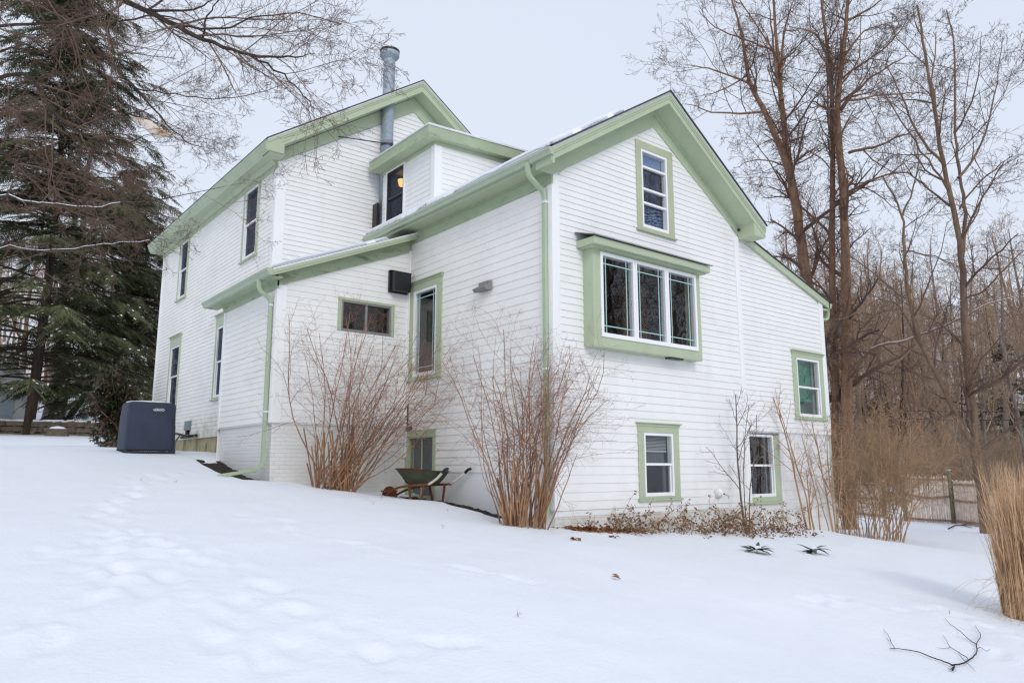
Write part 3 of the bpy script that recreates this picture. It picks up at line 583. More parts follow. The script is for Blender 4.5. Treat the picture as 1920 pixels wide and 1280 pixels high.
dp = [(-.44, .13, 5.83)] + arc((-.44, .13, 5.74), (-.30, .13, 5.52), (-.44, .13, 5.58)) + arc((-.18, .13, 5.44), (-.065, .13, 5.27), (-.065, .13, 5.38)) + [(-.065, .12, 2.5)] + arc((-.065, .12, -.02), (-.26, .10, -.15), (-.065, .12, -.15)) + [(-.36, .09, -.19)]
downspout(dp, (0, 1, 0), [(-.065, .13, 5.2), (-.065, .12, 2.3)], 0)
# ---- right lean-to roof
m = MB(); m.slab([(5.36, -.09, 5.79), (9.06, -.09, 4.68), (9.06, 6.0, 4.68), (5.36, 6.0, 5.79)], (0, 0, -.03)); rroof = part(m, 'roof', M['shingle'])
m = MB(); m.slab([(5.43, -.07, 5.58), (9.02, -.07, 4.505), (9.02, -.07, 4.655), (5.43, -.07, 5.735)], (0, .07, 0)); rsub(rroof, m, 'rake_board', M['green'])
m = MB(); m.box(8.99, 9.02, -.07, 6, 4.5, 4.66); m.box(8.77, 9.0, -.03, 6, 4.46, 4.5); rsub(rroof, m, 'fascia', M['green'])
snow_sheet(rroof, 5.85, 9.05, -.07, 5.9, lambda x, y: 5.79 - (x - 5.36) * .3, .06, 25, .04)
gutter(9.03, -.07, 5.9, 4.64, .12, .12, 1)
downspout([(9.09, .02, 4.52), (9.09, .02, 4.40)] + arc((9.07, .02, 4.34), (8.84, .03, 4.24), (9.07, .02, 4.24)) + [(8.81, .06, 4.1), (8.81, .06, -.6)], (0, 1, 0), [], 0, .06, .06)
# ---- left addition roof
sl = .422
m = MB(); zz = lambda x, y=0: 4.385 + (x + 3.2) * sl
m.slab([(-3.2, 4.30, zz(-3.2)), (0, 4.30, zz(0)), (0, 6.02, zz(0)), (-3.2, 6.02, zz(-3.2))], (0, 0, -.035)); m.slab([(-3.2, 6.02, zz(-3.2)), (-2.56, 6.02, zz(-2.56)), (-2.56, 8.25, zz(-2.56)), (-3.2, 8.25, zz(-3.2))], (0, 0, -.035)); aroof = part(m, 'roof', M['shingle'])
rake(aroof, 4.33, (-3.18, zz(-3.18)), (0, zz(0)), .145)
m = MB(); m.slab([(-3.17, 4.36, zz(-3.17) - .135), (0, 4.36, zz(0) - .135), (0, 4.6, zz(0) - .135), (-3.17, 4.6, zz(-3.17) - .135)], (0, 0, .015)); rsub(aroof, m, 'soffit', M['green'])
m = MB(); m.slab([(-2.97, 4.60, 4.125), (-.03, 4.60, 5.335), (-.03, 4.60, 5.62), (-2.97, 4.60, 4.375)], (0, .034, 0)); m.slab([(-2.97, 4.575, 4.32), (-.03, 4.575, 5.555), (-.03, 4.575, 5.62), (-2.97, 4.575, 4.375)], (0, .03, 0)); rsub(aroof, m, 'frieze', M['green_old'])
m = MB(); m.box(-3.18, -3.15, 4.36, 8.2, 4.24, 4.375); m.box(-3.16, -2.96, 4.36, 8.2, 4.235, 4.25); m.box(-2.972, -2.936, 4.60, 7.74, 4.08, 4.24); m.box(-2.99, -2.972, 4.60, 7.74, 4.19, 4.235); rsub(aroof, m, 'frieze', M['green_old'])
snow_sheet(aroof, -3.22, -.72, 4.31, 6.0, zz, .075, 31, .03, .05); snow_sheet(aroof, -3.22, -2.62, 5.95, 8.22, zz, .07, 32, .03, .05); snow_sheet(aroof, -.75, -.05, 4.9, 6.0, zz, .06, 33, .1, .05)
gutter(-3.18, 4.29, 8.24, 4.375, .13, .13)
downspout([(-3.245, 4.84, 4.27)] + arc((-3.245, 4.84, 4.16), (-3.12, 4.84, 3.98), (-3.245, 4.84, 4.02)) + arc((-3.06, 4.84, 3.94), (-2.995, 4.84, 3.80), (-2.995, 4.84, 3.89)) + [(-2.995, 4.81, 2.2), (-2.995, 4.80, 1.3)] + arc((-2.995, 4.80, .80), (-3.22, 4.80, .62), (-2.995, 4.80, .63)) + [(-3.80, 4.80, .53)], (0, 1, 0), [(-2.995, 4.8, 1.72), (-2.995, 4.84, 3.78)], 0)
# ---- main roof
mroof = gable_roof('roof', 5.55, 15.45, (.79, 10.10), (-2.99, 7.50), (4.57, 7.50))
rake(mroof, 5.59, (-2.97, 7.50), (.79, 10.09), .30); rake(mroof, 5.59, (.79, 10.09), (4.57, 7.49), .30)
m = MB(); m.slab([(-2.95, 5.62, 7.22), (.79, 5.62, 9.80), (.79, 5.99, 9.80), (-2.95, 5.99, 7.22)], (0, 0, .02)); m.slab([(.79, 5.62, 9.80), (4.53, 5.62, 7.21), (4.53, 5.99, 7.21), (.79, 5.99, 9.80)], (0, 0, .02)); rsub(mroof, m, 'soffit', M['green'])
m = MB(); m.slab([(-2.58, 5.985, 7.205), (.79, 5.985, 9.417), (.79, 5.985, 9.79), (-2.58, 5.985, 7.46)], (0, .034, 0)); m.slab([(.79, 5.985, 9.417), (4.16, 5.985, 7.205), (4.16, 5.985, 7.46), (.79, 5.985, 9.79)], (0, .034, 0)); rsub(mroof, m, 'frieze', M['green'])
# moulded main eave
for k, (z0, z1, x) in enumerate(((7.38, 7.455, -3.0), (7.30, 7.38, -2.965), (7.235, 7.30, -2.93))):
    m = MB(); m.slab([(x, 5.59, z1), (x, 15.42, z1), (x + .045, 15.42, z0), (x + .045, 5.59, z0)], (.06, 0, 0)); rsub(mroof, m, 'eave_moulding', M['green'])
m = MB(); m.box(-2.90, -2.56, 5.62, 15.4, 7.225, 7.245); m.box(-2.60, -2.555, 5.986, 15.13, 7.06, 7.225); m.slab([(-2.70, 5.99, 7.225), (-2.60, 5.99, 7.225), (-2.60, 5.99, 7.15), (-2.63, 5.99, 7.15)], (0, 9.1, 0)); m.slab([(-2.9, 15.38, 7.23), (-2.56, 15.38, 7.23), (-2.56, 15.38, 7.75), (-2.9, 15.38, 7.5)], (0, .03, 0)); rsub(mroof, m, 'soffit', M['green'])
m = MB(); m.slab([(-2.985, 5.575, 7.24), (-2.6, 5.575, 7.24), (-2.6, 5.575, 7.74), (-2.985, 5.575, 7.475)], (0, .06, 0)); rsub(mroof, m, 'rake_board', M['green'])
# ---- dormer
m = MB(); dz = lambda x: 7.735 + (x + .47) * .045
m.slab([(-.47, 3.29, dz(-.47)), (3.2, 3.29, dz(3.2)), (3.2, 5.86, dz(3.2)), (-.47, 5.86, dz(-.47))], (0, 0, -.03)); droof = part(m, 'dormer_roof', M['drip'])
m = MB(); f_ = lambda x0, y0, x1, y1, nx_, ny_: m.slab([(x0, y0, dz(x0) - .27), (x1, y1, dz(x1) - .27), (x1, y1, dz(x1) - .032), (x0, y0, dz(x0) - .032)], (nx_, ny_, 0))
f_(-.45, 3.31, 3.0, 3.31, 0, .03); f_(-.45, 3.34, -.45, 5.85, .03, 0); rsub(droof, m, 'fascia', M['green_old'])
m = MB(); m.slab([(-.42, 3.34, 7.47), (3.0, 3.34, 7.62), (3.0, 5.85, 7.62), (-.42, 5.85, 7.47)], (0, 0, .015)); rsub(droof, m, 'soffit', M['green'])
m = MB(); m.slab([(-.18, 3.465, 7.40), (2.6, 3.465, 7.52), (2.6, 3.465, 7.61), (-.18, 3.465, 7.475)], (0, .032, 0)); m.box(-.182, -.15, 3.497, 5.70, 7.40, 7.475); rsub(droof, m, 'frieze', M['green'])
snow_sheet(droof, -.46, 3.1, 3.30, 5.85, lambda x, y: 7.735 + (x + .47) * .045, .05, 41, .02, .04)
# ---- stovepipe
px, py = .0, 5.86
m = MB(); m.lathe([(.142, 6.2), (.142, 8.35), (.150, 8.352), (.150, 8.40), (.142, 8.402), (.142, 10.46), (.15, 10.50)], 28, (px, py, 0)); pipe = part(m, 'stovepipe', M['steel'], smooth=True)
m = MB(); m.lathe([(.15, 10.46), (.215, 10.53), (.235, 10.56), (.235, 10.64), (.2, 10.645)], 28, (px, py, 0)); rsub(pipe, m, 'cap', M['steel'])
m = MB(); m.lathe([(.238, 10.645), (.242, 10.66), (.242, 10.70), (.1, 10.73)], 28, (px, py, 0)); rsub(pipe, m, 'cap_rim', M['black'])
m = MB(); m.lathe([(.19, 10.715), (.17, 10.745), (.05, 10.765)], 20, (px, py, 0)); rsub(pipe, m, 'snow', M['snow'], smooth=True)
m = MB(); m.lathe([(.152, 8.22), (.156, 8.23), (.156, 8.26), (.152, 8.27)], 28, (px, py, 0)); rsub(pipe, m, 'band', M['dark_metal'])
m = MB(); m.tube([(px + .05, py - .15, 8.25), (px - .5, py - .03, 8.22), (px - 1.2, 5.97, 8.18)], .013, 6); m.tube([(px + .05, py - .16, 8.20), (px + .05, py - .16, 8.28)], .025, 6); rsub(pipe, m, 'stay_wire', M['dark_metal'])
m = MB(); m.box(-.26, -.20, 5.78, 5.98, 6.05, 6.75); part(m, 'cable_box', M['black'])
# ---- fittings on the walls
m = MB(); m.box(-.56, -.10, 4.56, 4.62, 4.36, 4.84); m.box(-.52, -.12, 4.40, 4.565, 4.38, 4.80); m.slab([(-.54, 4.40, 4.80), (-.10, 4.40, 4.80), (-.10, 4.56, 4.845), (-.54, 4.56, 4.845)], (0, 0, -.012)); hood = part(m, 'vent_hood', M['black'], bevel=.015)
m = MB(); m.box(-.075, -.004, 1.69, 2.02, 4.06, 4.13); m.slab([(-.02, 1.66, 4.10), (-.20, 1.66, 3.99), (-.14, 1.66, 3.93), (-.02, 1.66, 3.96)], (0, .40, 0)); lamp = part(m, 'flood_light', M['grey_metal'], bevel=.006)
m = MB(); m.quad((-.172, 1.70, 3.965), (-.172, 2.02, 3.965), (-.05, 2.02, 3.945), (-.05, 1.70, 3.945)); rsub(lamp, m, 'lens', M['dark_metal'])
m = MB(); m.lathe([(.09, 0), (.088, .05), (.07, .13), (.045, .19)], 18); dv = part(m, 'dryer_vent', M['vinyl'], smooth=True); dv.data.transform(_M.Translation((4.2, -.012, .17)) @ _M.Rotation(math.radians(62), 4, 'Y') @ _M.Rotation(math.radians(-10), 4, 'X')); dv.data.transform(_M.Translation((0, -.06, 0)))
m = MB(); m.lathe([(.02, 0), (.02, .02)], 10, (4.385, -.09, .17)); m.tube([(4.38, -.1, .17), (4.46, -.12, .15), (4.50, -.12, .08)], .004, 5); part(m, 'cable_end', M['black'])
m = MB(); m.box(-2.66, -2.56, 11.0, 11.28, 1.62, 1.86); eb = part(m, 'electrical_box', M['boxgrey'], bevel=.01)
m = MB(); m.tube([(-2.62, 11.1, 1.62), (-2.62, 11.1, 1.52), (-2.62, 11.0, 1.47)], .05, 10); rsub(eb, m, 'conduit', M['black'], smooth=True)
m = MB(); m.tube([(-2.62, 10.3, 1.47), (-2.62, 11.6, 1.45)], .035, 8); part(m, 'line_set', M['black'])
m = MB(); m.box(-.06, -.02, 4.40, 4.58, 1.46, 1.53); part(m, 'corner_flashing', M['dark_metal'])
m = MB(); m.tube([(-.03, 4.57, 1.55), (-.03, 4.57, 2.0)], .012, 5); part(m, 'old_pipe', M['dark_metal'])
# ------------------------------------------------------------------ branching
def vadd(a, b, s=1.): return (a[0] + b[0] * s, a[1] + b[1] * s, a[2] + b[2] * s)
def vnorm(a):
    l = math.sqrt(a[0] * a[0] + a[1] * a[1] + a[2] * a[2]) or 1; return (a[0] / l, a[1] / l, a[2] / l)
def perp(d, r):
    while 1:
        q = (r.gauss(0, 1), r.gauss(0, 1), r.gauss(0, 1)); k = q[0] * d[0] + q[1] * d[1] + q[2] * d[2]; q = vadd(q, d, -k); l = math.sqrt(sum(c * c for c in q))
        if l > .2: return (q[0] / l, q[1] / l, q[2] / l)
# level: n segs, wander, up tropism, kids, t0 (first kid), angle lo/hi deg, length ratio, radius ratio, taper, sides
def grow(tbs, p, d, L, r, lv, cfg, R, split=2):
    n, wander, trop, kids, t0, a0, a1, lr, rr, taper, sides = cfg[lv]
    pts = [p]; s = L / n
    for i in range(n):
        d = vnorm((d[0] + R.gauss(0, wander), d[1] + R.gauss(0, wander), d[2] + R.gauss(0, wander) + trop)); p = vadd(p, d, s); pts.append(p)
    rad = [max(r * (1 - (1 - taper) * i / n), .0012) for i in range(n + 1)]
    tbs[0 if lv < split else 1].add(pts, rad, sides)
    if lv + 1 < len(cfg): kids_on(tbs, pts, rad, L, lv, cfg, R, split)
    return pts
def kids_on(tbs, pts, rad, L, lv, cfg, R, split=2, mult=1., t1=1.):
    n_, wander, trop, kids, t0, a0, a1, lr, rr, taper, sides = cfg[lv]; n = len(pts) - 1
    k = max(1, int(kids * mult * R.uniform(.8, 1.2) + .5))
    for j in range(k):
        t = t0 + (t1 - t0) * (j + R.random()) / k; f = t * n; i = min(int(f), n - 1); f -= i
        q = tuple(pts[i][c] + (pts[i + 1][c] - pts[i][c]) * f for c in range(3)); dd = vnorm(tuple(pts[i + 1][c] - pts[i][c] for c in range(3)))
        a = math.radians(R.uniform(a0, a1)); w = perp(dd, R); nd = tuple(dd[c] * math.cos(a) + w[c] * math.sin(a) for c in range(3)); r_ = rad[i] + (rad[i + 1] - rad[i]) * f
        grow(tbs, q, nd, L * lr * (1.15 - .6 * t) * R.uniform(.6, 1.25), r_ * rr, lv + 1, cfg, R, split)
def smooth_path(ctrl, per=4, wob=0., R=None):
    P = [np.array(c, float) for c in ctrl]; P = [2 * P[0] - P[1]] + P + [2 * P[-1] - P[-2]]; out = []
    for i in range(1, len(P) - 2):
        for k in range(per):
            t = k / per; a, b, c, d = P[i - 1:i + 3]
            q = .5 * (2 * b + (c - a) * t + (2 * a - 5 * b + 4 * c - d) * t * t + (3 * b - a - 3 * c + d) * t ** 3)
            if wob: q = q + np.array([R.gauss(0, wob) for _ in range(3)])
            out.append(tuple(q))
    out.append(tuple(P[-2])); return out
def plen(p): return sum(math.dist(a, b) for a, b in zip(p[:-1], p[1:]))

def bark(name, base, var=.3, **k): return mat(name, base, .9, var, 9, .012, 22, spec=.15, stretch=(1, 1, .25), **k)
M['bark'] = bark('grey_brown_bark', (.21, .14, .095), stain=[((.20, .17, .14), 3, .55, .75, (1, 1, .6), .6)])
M['bark_red'] = bark('reddish_brown_bark', (.28, .17, .11), stain=[((.15, .09, .06), 4, .5, .7, (1, 1, .4), .7)])
M['bark_dark'] = bark('dark_bark', (.055, .04, .032))
M['bark_grey'] = bark('pale_grey_bark', (.19, .165, .145))
M['twig'] = mat('twig_bark', (.165, .105, .08), .85, .25, 2, spec=.2)
M['twig_red'] = mat('red_brown_twig', (.27, .13, .085), .8, .3, 3, spec=.25)
M['twig_grey'] = mat('grey_twig', (.15, .115, .105), .85, .25, 2, spec=.2)
M['cane'] = mat('tan_brown_cane', (.36, .20, .112), .75, .35, 4, spec=.25, stain=[((.20, .115, .07), 2.5, .45, .6, (1, 1, .6), .8)])
M['cane_pale'] = mat('pale_brown_cane', (.40, .255, .15), .8, .3, 4, spec=.2)
M['vine'] = mat('red_brown_vine', (.16, .075, .05), .9, .35, 5, spec=.15)
M['wood_pale'] = mat('torn_pale_wood', (.78, .68, .57), .8, .15, 3, .01, 12, stain=[((.45, .25, .08), 4, .55, .7, (1, 1, 1), .8)])

# ---- twiggy cane shrubs
def cane_shrub(name, base, n, spread, lean, hgt, label, cat, seed, arch=0., cane='cane', twig='twig_red', radius=.011, trop=.02, wall=None, group=None, droop=-.05, dens=1., stubs=0, tang=1., rmin=0.):
    R = random.Random(seed); o = empty(name, (base[0], base[1], gz(base[0], base[1])), label, cat, group); tbs = [TB(), TB()]
    c = [(9, .07 * tang, trop, 6 * dens, .35, 25, 60, .42, .55, .35, 5), (6, .11 * tang, droop, 4.2 * dens, .15, 25, 65, .5, .6, .45, 3), (4, .14 * tang, droop, 2 * dens, .2, 30, 70, .5, .6, .5, 3), (3, .14, -.02, 0, .2, 30, 60, .5, .6, .5, 3)]
    for i in range(n):
        a = R.uniform(0, 2 * PI); q = R.random() ** .5 * spread; x, y = math.cos(a) * q, math.sin(a) * q * .75
        d = vnorm((x * .75 / spread * .42 + lean[0] * R.uniform(-.2, 1.3) + R.gauss(0, .10), y / spread * .3 + lean[1] * R.uniform(0, 1.2) + R.gauss(0, .07), 1))
        if R.random() < arch: k_ = R.uniform(.35, 1.1); d = vnorm((lean[0] * 1.5 * k_ + R.gauss(0, .12), lean[1] * 1.5 * k_ + R.gauss(0, .12), 1))
        L = hgt * R.choice([R.uniform(.4, .7), R.uniform(.75, 1.0), R.uniform(.9, 1.08)])
        grow(tbs, (x, y, -.06), d, L, radius * R.uniform(.6, 1.35), 0, c, R, 1)
    for i in range(stubs):
        a = R.uniform(0, 2 * PI); q = R.random() ** .5 * spread * .9; x, y = math.cos(a) * q, math.sin(a) * q * .75; d = vnorm((x * .5 + R.gauss(0, .12), y * .4 + R.gauss(0, .1), 1))
        tbs[0].add(smooth_path([(x, y, -.05), vadd((x, y, 0), d, .3), vadd((x, y, 0), d, R.uniform(.45, 1.2))], 2), [radius * 1.2] * 5, 5)
    if wall:                                              # keep the canes in front of the walls
        for tb in tbs:
            for k_, L_ in tb.d.items():
                tb.d[k_] = [([wall(p, base) for p in pts], rad) for pts, rad in L_]
    if rmin:
        for k_ in tbs[1].d: tbs[1].d[k_] = [(p_, [max(x, rmin) for x in rd]) for p_, rd in tbs[1].d[k_]]
    tbs[0].build('cane', M[cane], o); tbs[1].build('twig', M[twig], o); return o
def off_wall(p, b):
    x, y, z = p[0] + b[0], p[1] + b[1], p[2]
    if y > 4.5 : y = 4.5 - .06 * abs(math.sin(z * 9))
    if x > -.08 and y > 0: x = -.08 - .08 * abs(math.sin(z * 7 + y))
    return (x - b[0], y - b[1], z)
def off_front(p, b):
    x, y, z = p[0] + b[0], p[1] + b[1], p[2]
    if x > 0 and x < 8.7 and y > -.1: y = -.1 - .08 * abs(math.sin(z * 9 + x))
    elif x > -.12 and 0 <= y < 4.6: x = -.12 - .06 * abs(math.sin(z * 7))
    return (x - b[0], y - b[1], z)
cane_shrub('twiggy_shrub', (-2.05, 3.75), 54, .46, (.62, -.30), 3.15, 'bare twiggy shrub leaning right below the small sliding window', 'shrub', 5, .45, wall=off_wall, droop=-.03, dens=1., stubs=34, tang=1.45)
cane_shrub('twiggy_shrub', (-.80, -.18), 52, .40, (.10, -.06), 2.85, 'bare twiggy shrub at the front corner hiding the green downspout', 'shrub', 11, .2, wall=off_front, droop=-.02, dens=.95, stubs=34, tang=1.4)
# ---- slim saplings against the right wall
def sapling(loc, forks, label, seed, cane='twig_grey', h=1., group=None):
    R = random.Random(seed); o = empty('sapling', (*loc, gz(*loc)), label, 'sapling', group); tbs = [TB(), TB()]
    c = [(8, .05, .02, 7, .3, 25, 55, .4, .6, .4, 5), (6, .10, .05, 5, .2, 25, 60, .45, .6, .45, 4), (4, .12, .03, 2.5, .2, 30, 60, .5, .6, .5, 3), (3, .1, 0, 0, 0, 0, 0, 0, 0, .5, 3)]
    for (dx, dy, tx, tz, L, r) in forks: grow(tbs, (dx, dy, -.05), vnorm((tx, -.02, tz)), L, r, 0, c, R, 1)
    tbs[0].build('stem', M[cane], o); tbs[1].build('twig', M[cane], o); return o
sapling((4.62, -.38), [(0, 0, -.14, 1, 2.7, .024), (.1, 0, .0, 1, 2.3, .014), (.03, 0, -.05, 1, 2.5, .012)], 'thin bare sapling standing between the two basement windows', 3)
sapling((6.72, -.45), [(0, 0, -.2, 1, 2.9, .024), (.35, .05, -.24, 1, 1.2, .022), (.12, 0, .02, 1, 2.7, .02), (.5, 0, -.12, 1, 2.1, .016)], 'bare multi stemmed sapling in front of the painted block wall', 8, 'cane_pale')
sapling((7.85, -.4), [(0, 0, -.18, 1, 2.5, .022), (.15, 0, -.1, 1, 2.3, .018), (.3, .05, .02, 1, 2.2, .015), (-.15, 0, -.3, 1, 1.9, .012)], 'bare sapling with leaning stems at the right end of the house', 9, 'cane_pale')
# ---- tan thicket right of the house
cane_shrub('thicket_shrub', (9.7, -.2), 56, 1.05, (.06, .0), 2.9, 'dense tan thicket of bare canes just right of the house', 'shrub', 21, 0., 'cane_pale', 'cane_pale', .012, droop=.0, dens=1.15, tang=1.9, rmin=.0036)
cane_shrub('thicket_shrub', (10.75, -.35), 7, .42, (.12, .0), 3.1, 'sparse bare thicket clump with separate stems between the dense thicket and the fence', 'shrub', 22, 0., 'cane_pale', 'cane_pale', .012, droop=.0, dens=1.1, tang=1.8, rmin=.0036)
cane_shrub('thicket_shrub', (11.6, 3.6), 46, 1.2, (.0, .0), 3.4, 'reddish bare thicket behind the tan one beside the far fence', 'shrub', 23, 0., 'twig_red', 'twig_red', .013, droop=.02, dens=1.1, tang=1.7, rmin=.004)

# ---- leaves
def leaf_mesh(name, items, m, parent=None, nseg=3):
    # items: (pos, dir, normal, length, width, curl)
    V = []; F = []
    for p, d, nrm, L, W, curl in items:
        d = vnorm(d); s = vnorm((d[1] * nrm[2] - d[2] * nrm[1], d[2] * nrm[0] - d[0] * nrm[2], d[0] * nrm[1] - d[1] * nrm[0])); up = vnorm((s[1] * d[2] - s[2] * d[1], s[2] * d[0] - s[0] * d[2], s[0] * d[1] - s[1] * d[0])); b = len(V)
        for i in range(nseg + 1):
            t = i / nseg; w = W * (math.sin(PI * (t * .93 + .04)) ** .8) / 2; c = vadd(vadd(p, d, L * t), up, -curl * L * t * t)
            V += [vadd(vadd(c, s, w), up, w * .35), c, vadd(vadd(c, s, -w), up, w * .35)]
        for i in range(nseg):
            for k in (0, 1): F.append((b + 3 * i + k, b + 3 * i + k + 1, b + 3 * i + 4 + k, b + 3 * i + 3 + k))
    return np_mesh(name, np.array(V), np.array(F), m, parent, True)
M['ever'] = mat('dark_evergreen_leaf', (.028, .055, .024), .35, .4, 8, spec=.5)
M['ever_red'] = mat('bronzed_evergreen_leaf', (.085, .05, .03), .45, .5, 5, spec=.4, stain=[((.03, .055, .02), 2.2, .45, .6, (1, 1, 1), .9), ((.19, .05, .05), 1.6, .6, .7, (1, 1, 1), .8)])
M['dead_leaf'] = mat('dead_brown_leaf', (.23, .125, .065), .8, .45, 14, spec=.2, stain=[((.06, .035, .022), 8, .5, .65, (1, 1, 1), .8)])
M['rust_leaf'] = mat('rusty_fallen_leaf', (.24, .095, .035), .8, .4, 11, spec=.2)
# two half-buried evergreen sprigs
def sprig(p, n, label, seed, tilt=0):
    R = random.Random(seed); z = gz(p[0], p[1]); o = empty('evergreen_sprig', (p[0], p[1], z - .04), label, 'plant'); it = []
    for i in range(n):
        a = 2 * PI * i / n + R.uniform(-.3, .3); e = R.uniform(-.15, .55); d = (math.cos(a), math.sin(a), e); it.append(((d[0] * .02, d[1] * .02, .085), d, (0, 0, 1), R.uniform(.18, .28), R.uniform(.06, .085), R.uniform(-.1, .7)))
    leaf_mesh('leaf', it, M['ever'], o); t = TB(); t.add([(0, 0, -.05), (.01, 0, .05), (0, 0, .10)], [.008, .007, .006], 6); t.build('stem', M['twig'], o)
    b = MB(); b.lathe([(.085, 0), (.07, .025), (.04, .04), (.01, .045)], 12, (.03, .02, .10)); b.build('snow', M['snow'], o, smooth=True); return o
s1 = gpt(1419, 1036); s2 = gpt(1524, 1036)
sprig(s1, 13, 'green evergreen sprig capped with snow, nearer the dead leaves', 1); sprig(s2, 11, 'green evergreen sprig with drooping leaves, farther from the dead leaves', 2)
# dead leafy stems along the front wall
R = random.Random(44); it = []; stems = TB()
def dead_clump(cx, cy, n, h, sp, ls=.06):
    for i in range(n):
        x = cx + R.gauss(0, sp); y = min(-.06, cy + R.gauss(0, .16)); z = gz(x, y); d = vnorm((R.gauss(0, .8), R.gauss(-.15, .4), R.uniform(.25, 1))); L = h * R.uniform(.4, 1.1); pts = [(x, y, z - .03)]
        for k in range(6):
            d = vnorm((d[0] + R.gauss(0, .16), d[1] + R.gauss(0, .12), d[2] - .09)); q = vadd(pts[-1], d, L / 6); pts.append((q[0], min(q[1], -.05), max(q[2], gz(q[0], q[1]) + .01)))
        stems.add(pts, [.0035] * 7, 3)
        for k in range(int(3 + L * 16)):
            i_ = R.randrange(2, 7); q = vadd(pts[i_], (R.gauss(0, .03), R.gauss(0, .03), R.gauss(0, .02))); it.append((q, (R.gauss(0, 1), R.gauss(0, 1), R.gauss(-.3, .7)), (R.gauss(0, 1), R.gauss(0, 1), 1), ls * R.uniform(.5, 1.1), ls * R.uniform(.3, .6), R.uniform(-.6, .8)))
for cx, n, h, sp in ((.75, 10, .4, .25), (1.35, 34, .7, .4), (2.2, 22, .75, .45), (3.1, 26, .7, .4), (3.75, 44, .85, .4), (4.6, 34, .55, .4), (5.6, 26, .7, .45), (6.1, 14, .6, .3)): dead_clump(cx, -.22 if cx < 3.5 else -.45, n, h, sp)
for i in range(200): x = R.uniform(3.6, 6.1); y = -.5 - R.random() * .75; it.append(((x, y, gz(x, y) + R.uniform(.0, .1)), (R.gauss(0, 1), R.gauss(0, 1), R.gauss(0, .3)), (R.gauss(0, .5), R.gauss(0, .5), 1), .07 * R.uniform(.5, 1.1), .035, R.uniform(-.6, .8)))
dl = leaf_mesh('dead_foliage', it, M['dead_leaf']); tag(dl, 'brown withered leaves on low stems along the front wall', 'dead plants', kind='stuff')
ds = stems.build('stem', M['cane_pale'], dl)
it = []
for i in range(420): x = abs(R.gauss(0, .9)) + .1; x = x if x < 2.6 else R.uniform(.1, 2.6); y = -.14 - abs(R.gauss(0, .13)); it.append(((x, y, gz(x, y) + R.uniform(0, .05)), (R.gauss(0, 1), R.gauss(0, 1), R.gauss(0, .25)), (R.gauss(0, .4), R.gauss(0, .4), 1), .075 * R.uniform(.6, 1.2), .045, R.uniform(-.5, .8)))
for (u, v) in ((1083, 1012), (1150, 1008), (1143, 1083)): 
    p = gpt(u, v)
    for k in range(7 if v < 1050 else 2): it.append(((p[0] + R.gauss(0, .06), p[1] + R.gauss(0, .05), p[2] + .02), (R.gauss(0, 1), R.gauss(0, 1), .2), (R.gauss(0, .5), 0, 1), .08, .05, .5))
tag(leaf_mesh('fallen_leaves', it, M['rust_leaf']), 'rusty fallen leaves drifted against the front foundation', 'fallen leaves', kind='stuff')
# a few weed wisps and specks in the snow
R = random.Random(9); w = TB()
for (u, v) in ((330, 905), (265, 900), (545, 865), (620, 868), (972, 1155), (1283, 985), (1690, 1005), (1190, 1000), (700, 945), (715, 935), (840, 958), (838, 945), (880, 935), (1780, 1150), (830, 990)):
    p = gpt(u, v)
    for k in range(3): w.add([tuple(p - [0, 0, .02]), vadd(tuple(p), (R.gauss(0, .015), R.gauss(0, .015), .03)), vadd(tuple(p), (R.gauss(0, .03), R.gauss(0, .03), R.uniform(.02, .055)))], [.0016, .0013, .001], 3)
tag(w.build('weeds', M['cane']), 'thin dry weed stems poking through the snow', 'weeds', kind='stuff')
# ---- evergreen shrubs behind the air conditioner
def broadleaf(p, w_, h, n, label, seed, name='rhododendron_shrub', m='ever_red', trunk_h=.9, leafL=.16):
    R = random.Random(seed); o = empty(name, (p[0], p[1], gz(p[0], p[1])), label, 'shrub'); t = TB(); it = []
    for i in range(16 if h > 1 else 7):
        a = R.uniform(0, 2 * PI); q = R.random() ** .6; tip = (math.cos(a) * w_ * q, math.sin(a) * w_ * q, h * R.uniform(.5, 1.0) * (1.05 - .4 * q)); path = smooth_path([(R.gauss(0, .08), R.gauss(0, .08), -.05), (tip[0] * .35 + R.gauss(0, .1), tip[1] * .35, tip[2] * .5), tip], 4); t.add(path, [.03 * (1 - .06 * k) for k in range(len(path))], 5)
        for c in range(n // 16):
            k = R.choice(range(4, len(path))); b = vadd(path[k], (R.gauss(0, w_ * .22), R.gauss(0, w_ * .22), R.gauss(0, h * .09)))
            if b[2] < .1: continue
            for l in range(8): e = R.uniform(0, 2 * PI); it.append((b, (math.cos(e), math.sin(e), R.uniform(-.6, .25)), (0, 0, 1), leafL * R.uniform(.7, 1.2), leafL * .33, R.uniform(.1, .6)))
    t.build('stem', M['bark'], o); leaf_mesh('foliage', it, M[m], o, 2); return o
p = pt(214, 835, 21.0); broadleaf((p[0], p[1]), .82, 2.75, 640, 'tall evergreen shrub with bronze red leaves behind the air conditioner', 4)
p = pt(190, 835, 20.0); broadleaf((p[0], p[1]), .5, .4, 110, 'low snowy evergreen bush left of the air conditioner', 5, 'low_bush', 'ever', leafL=.11)

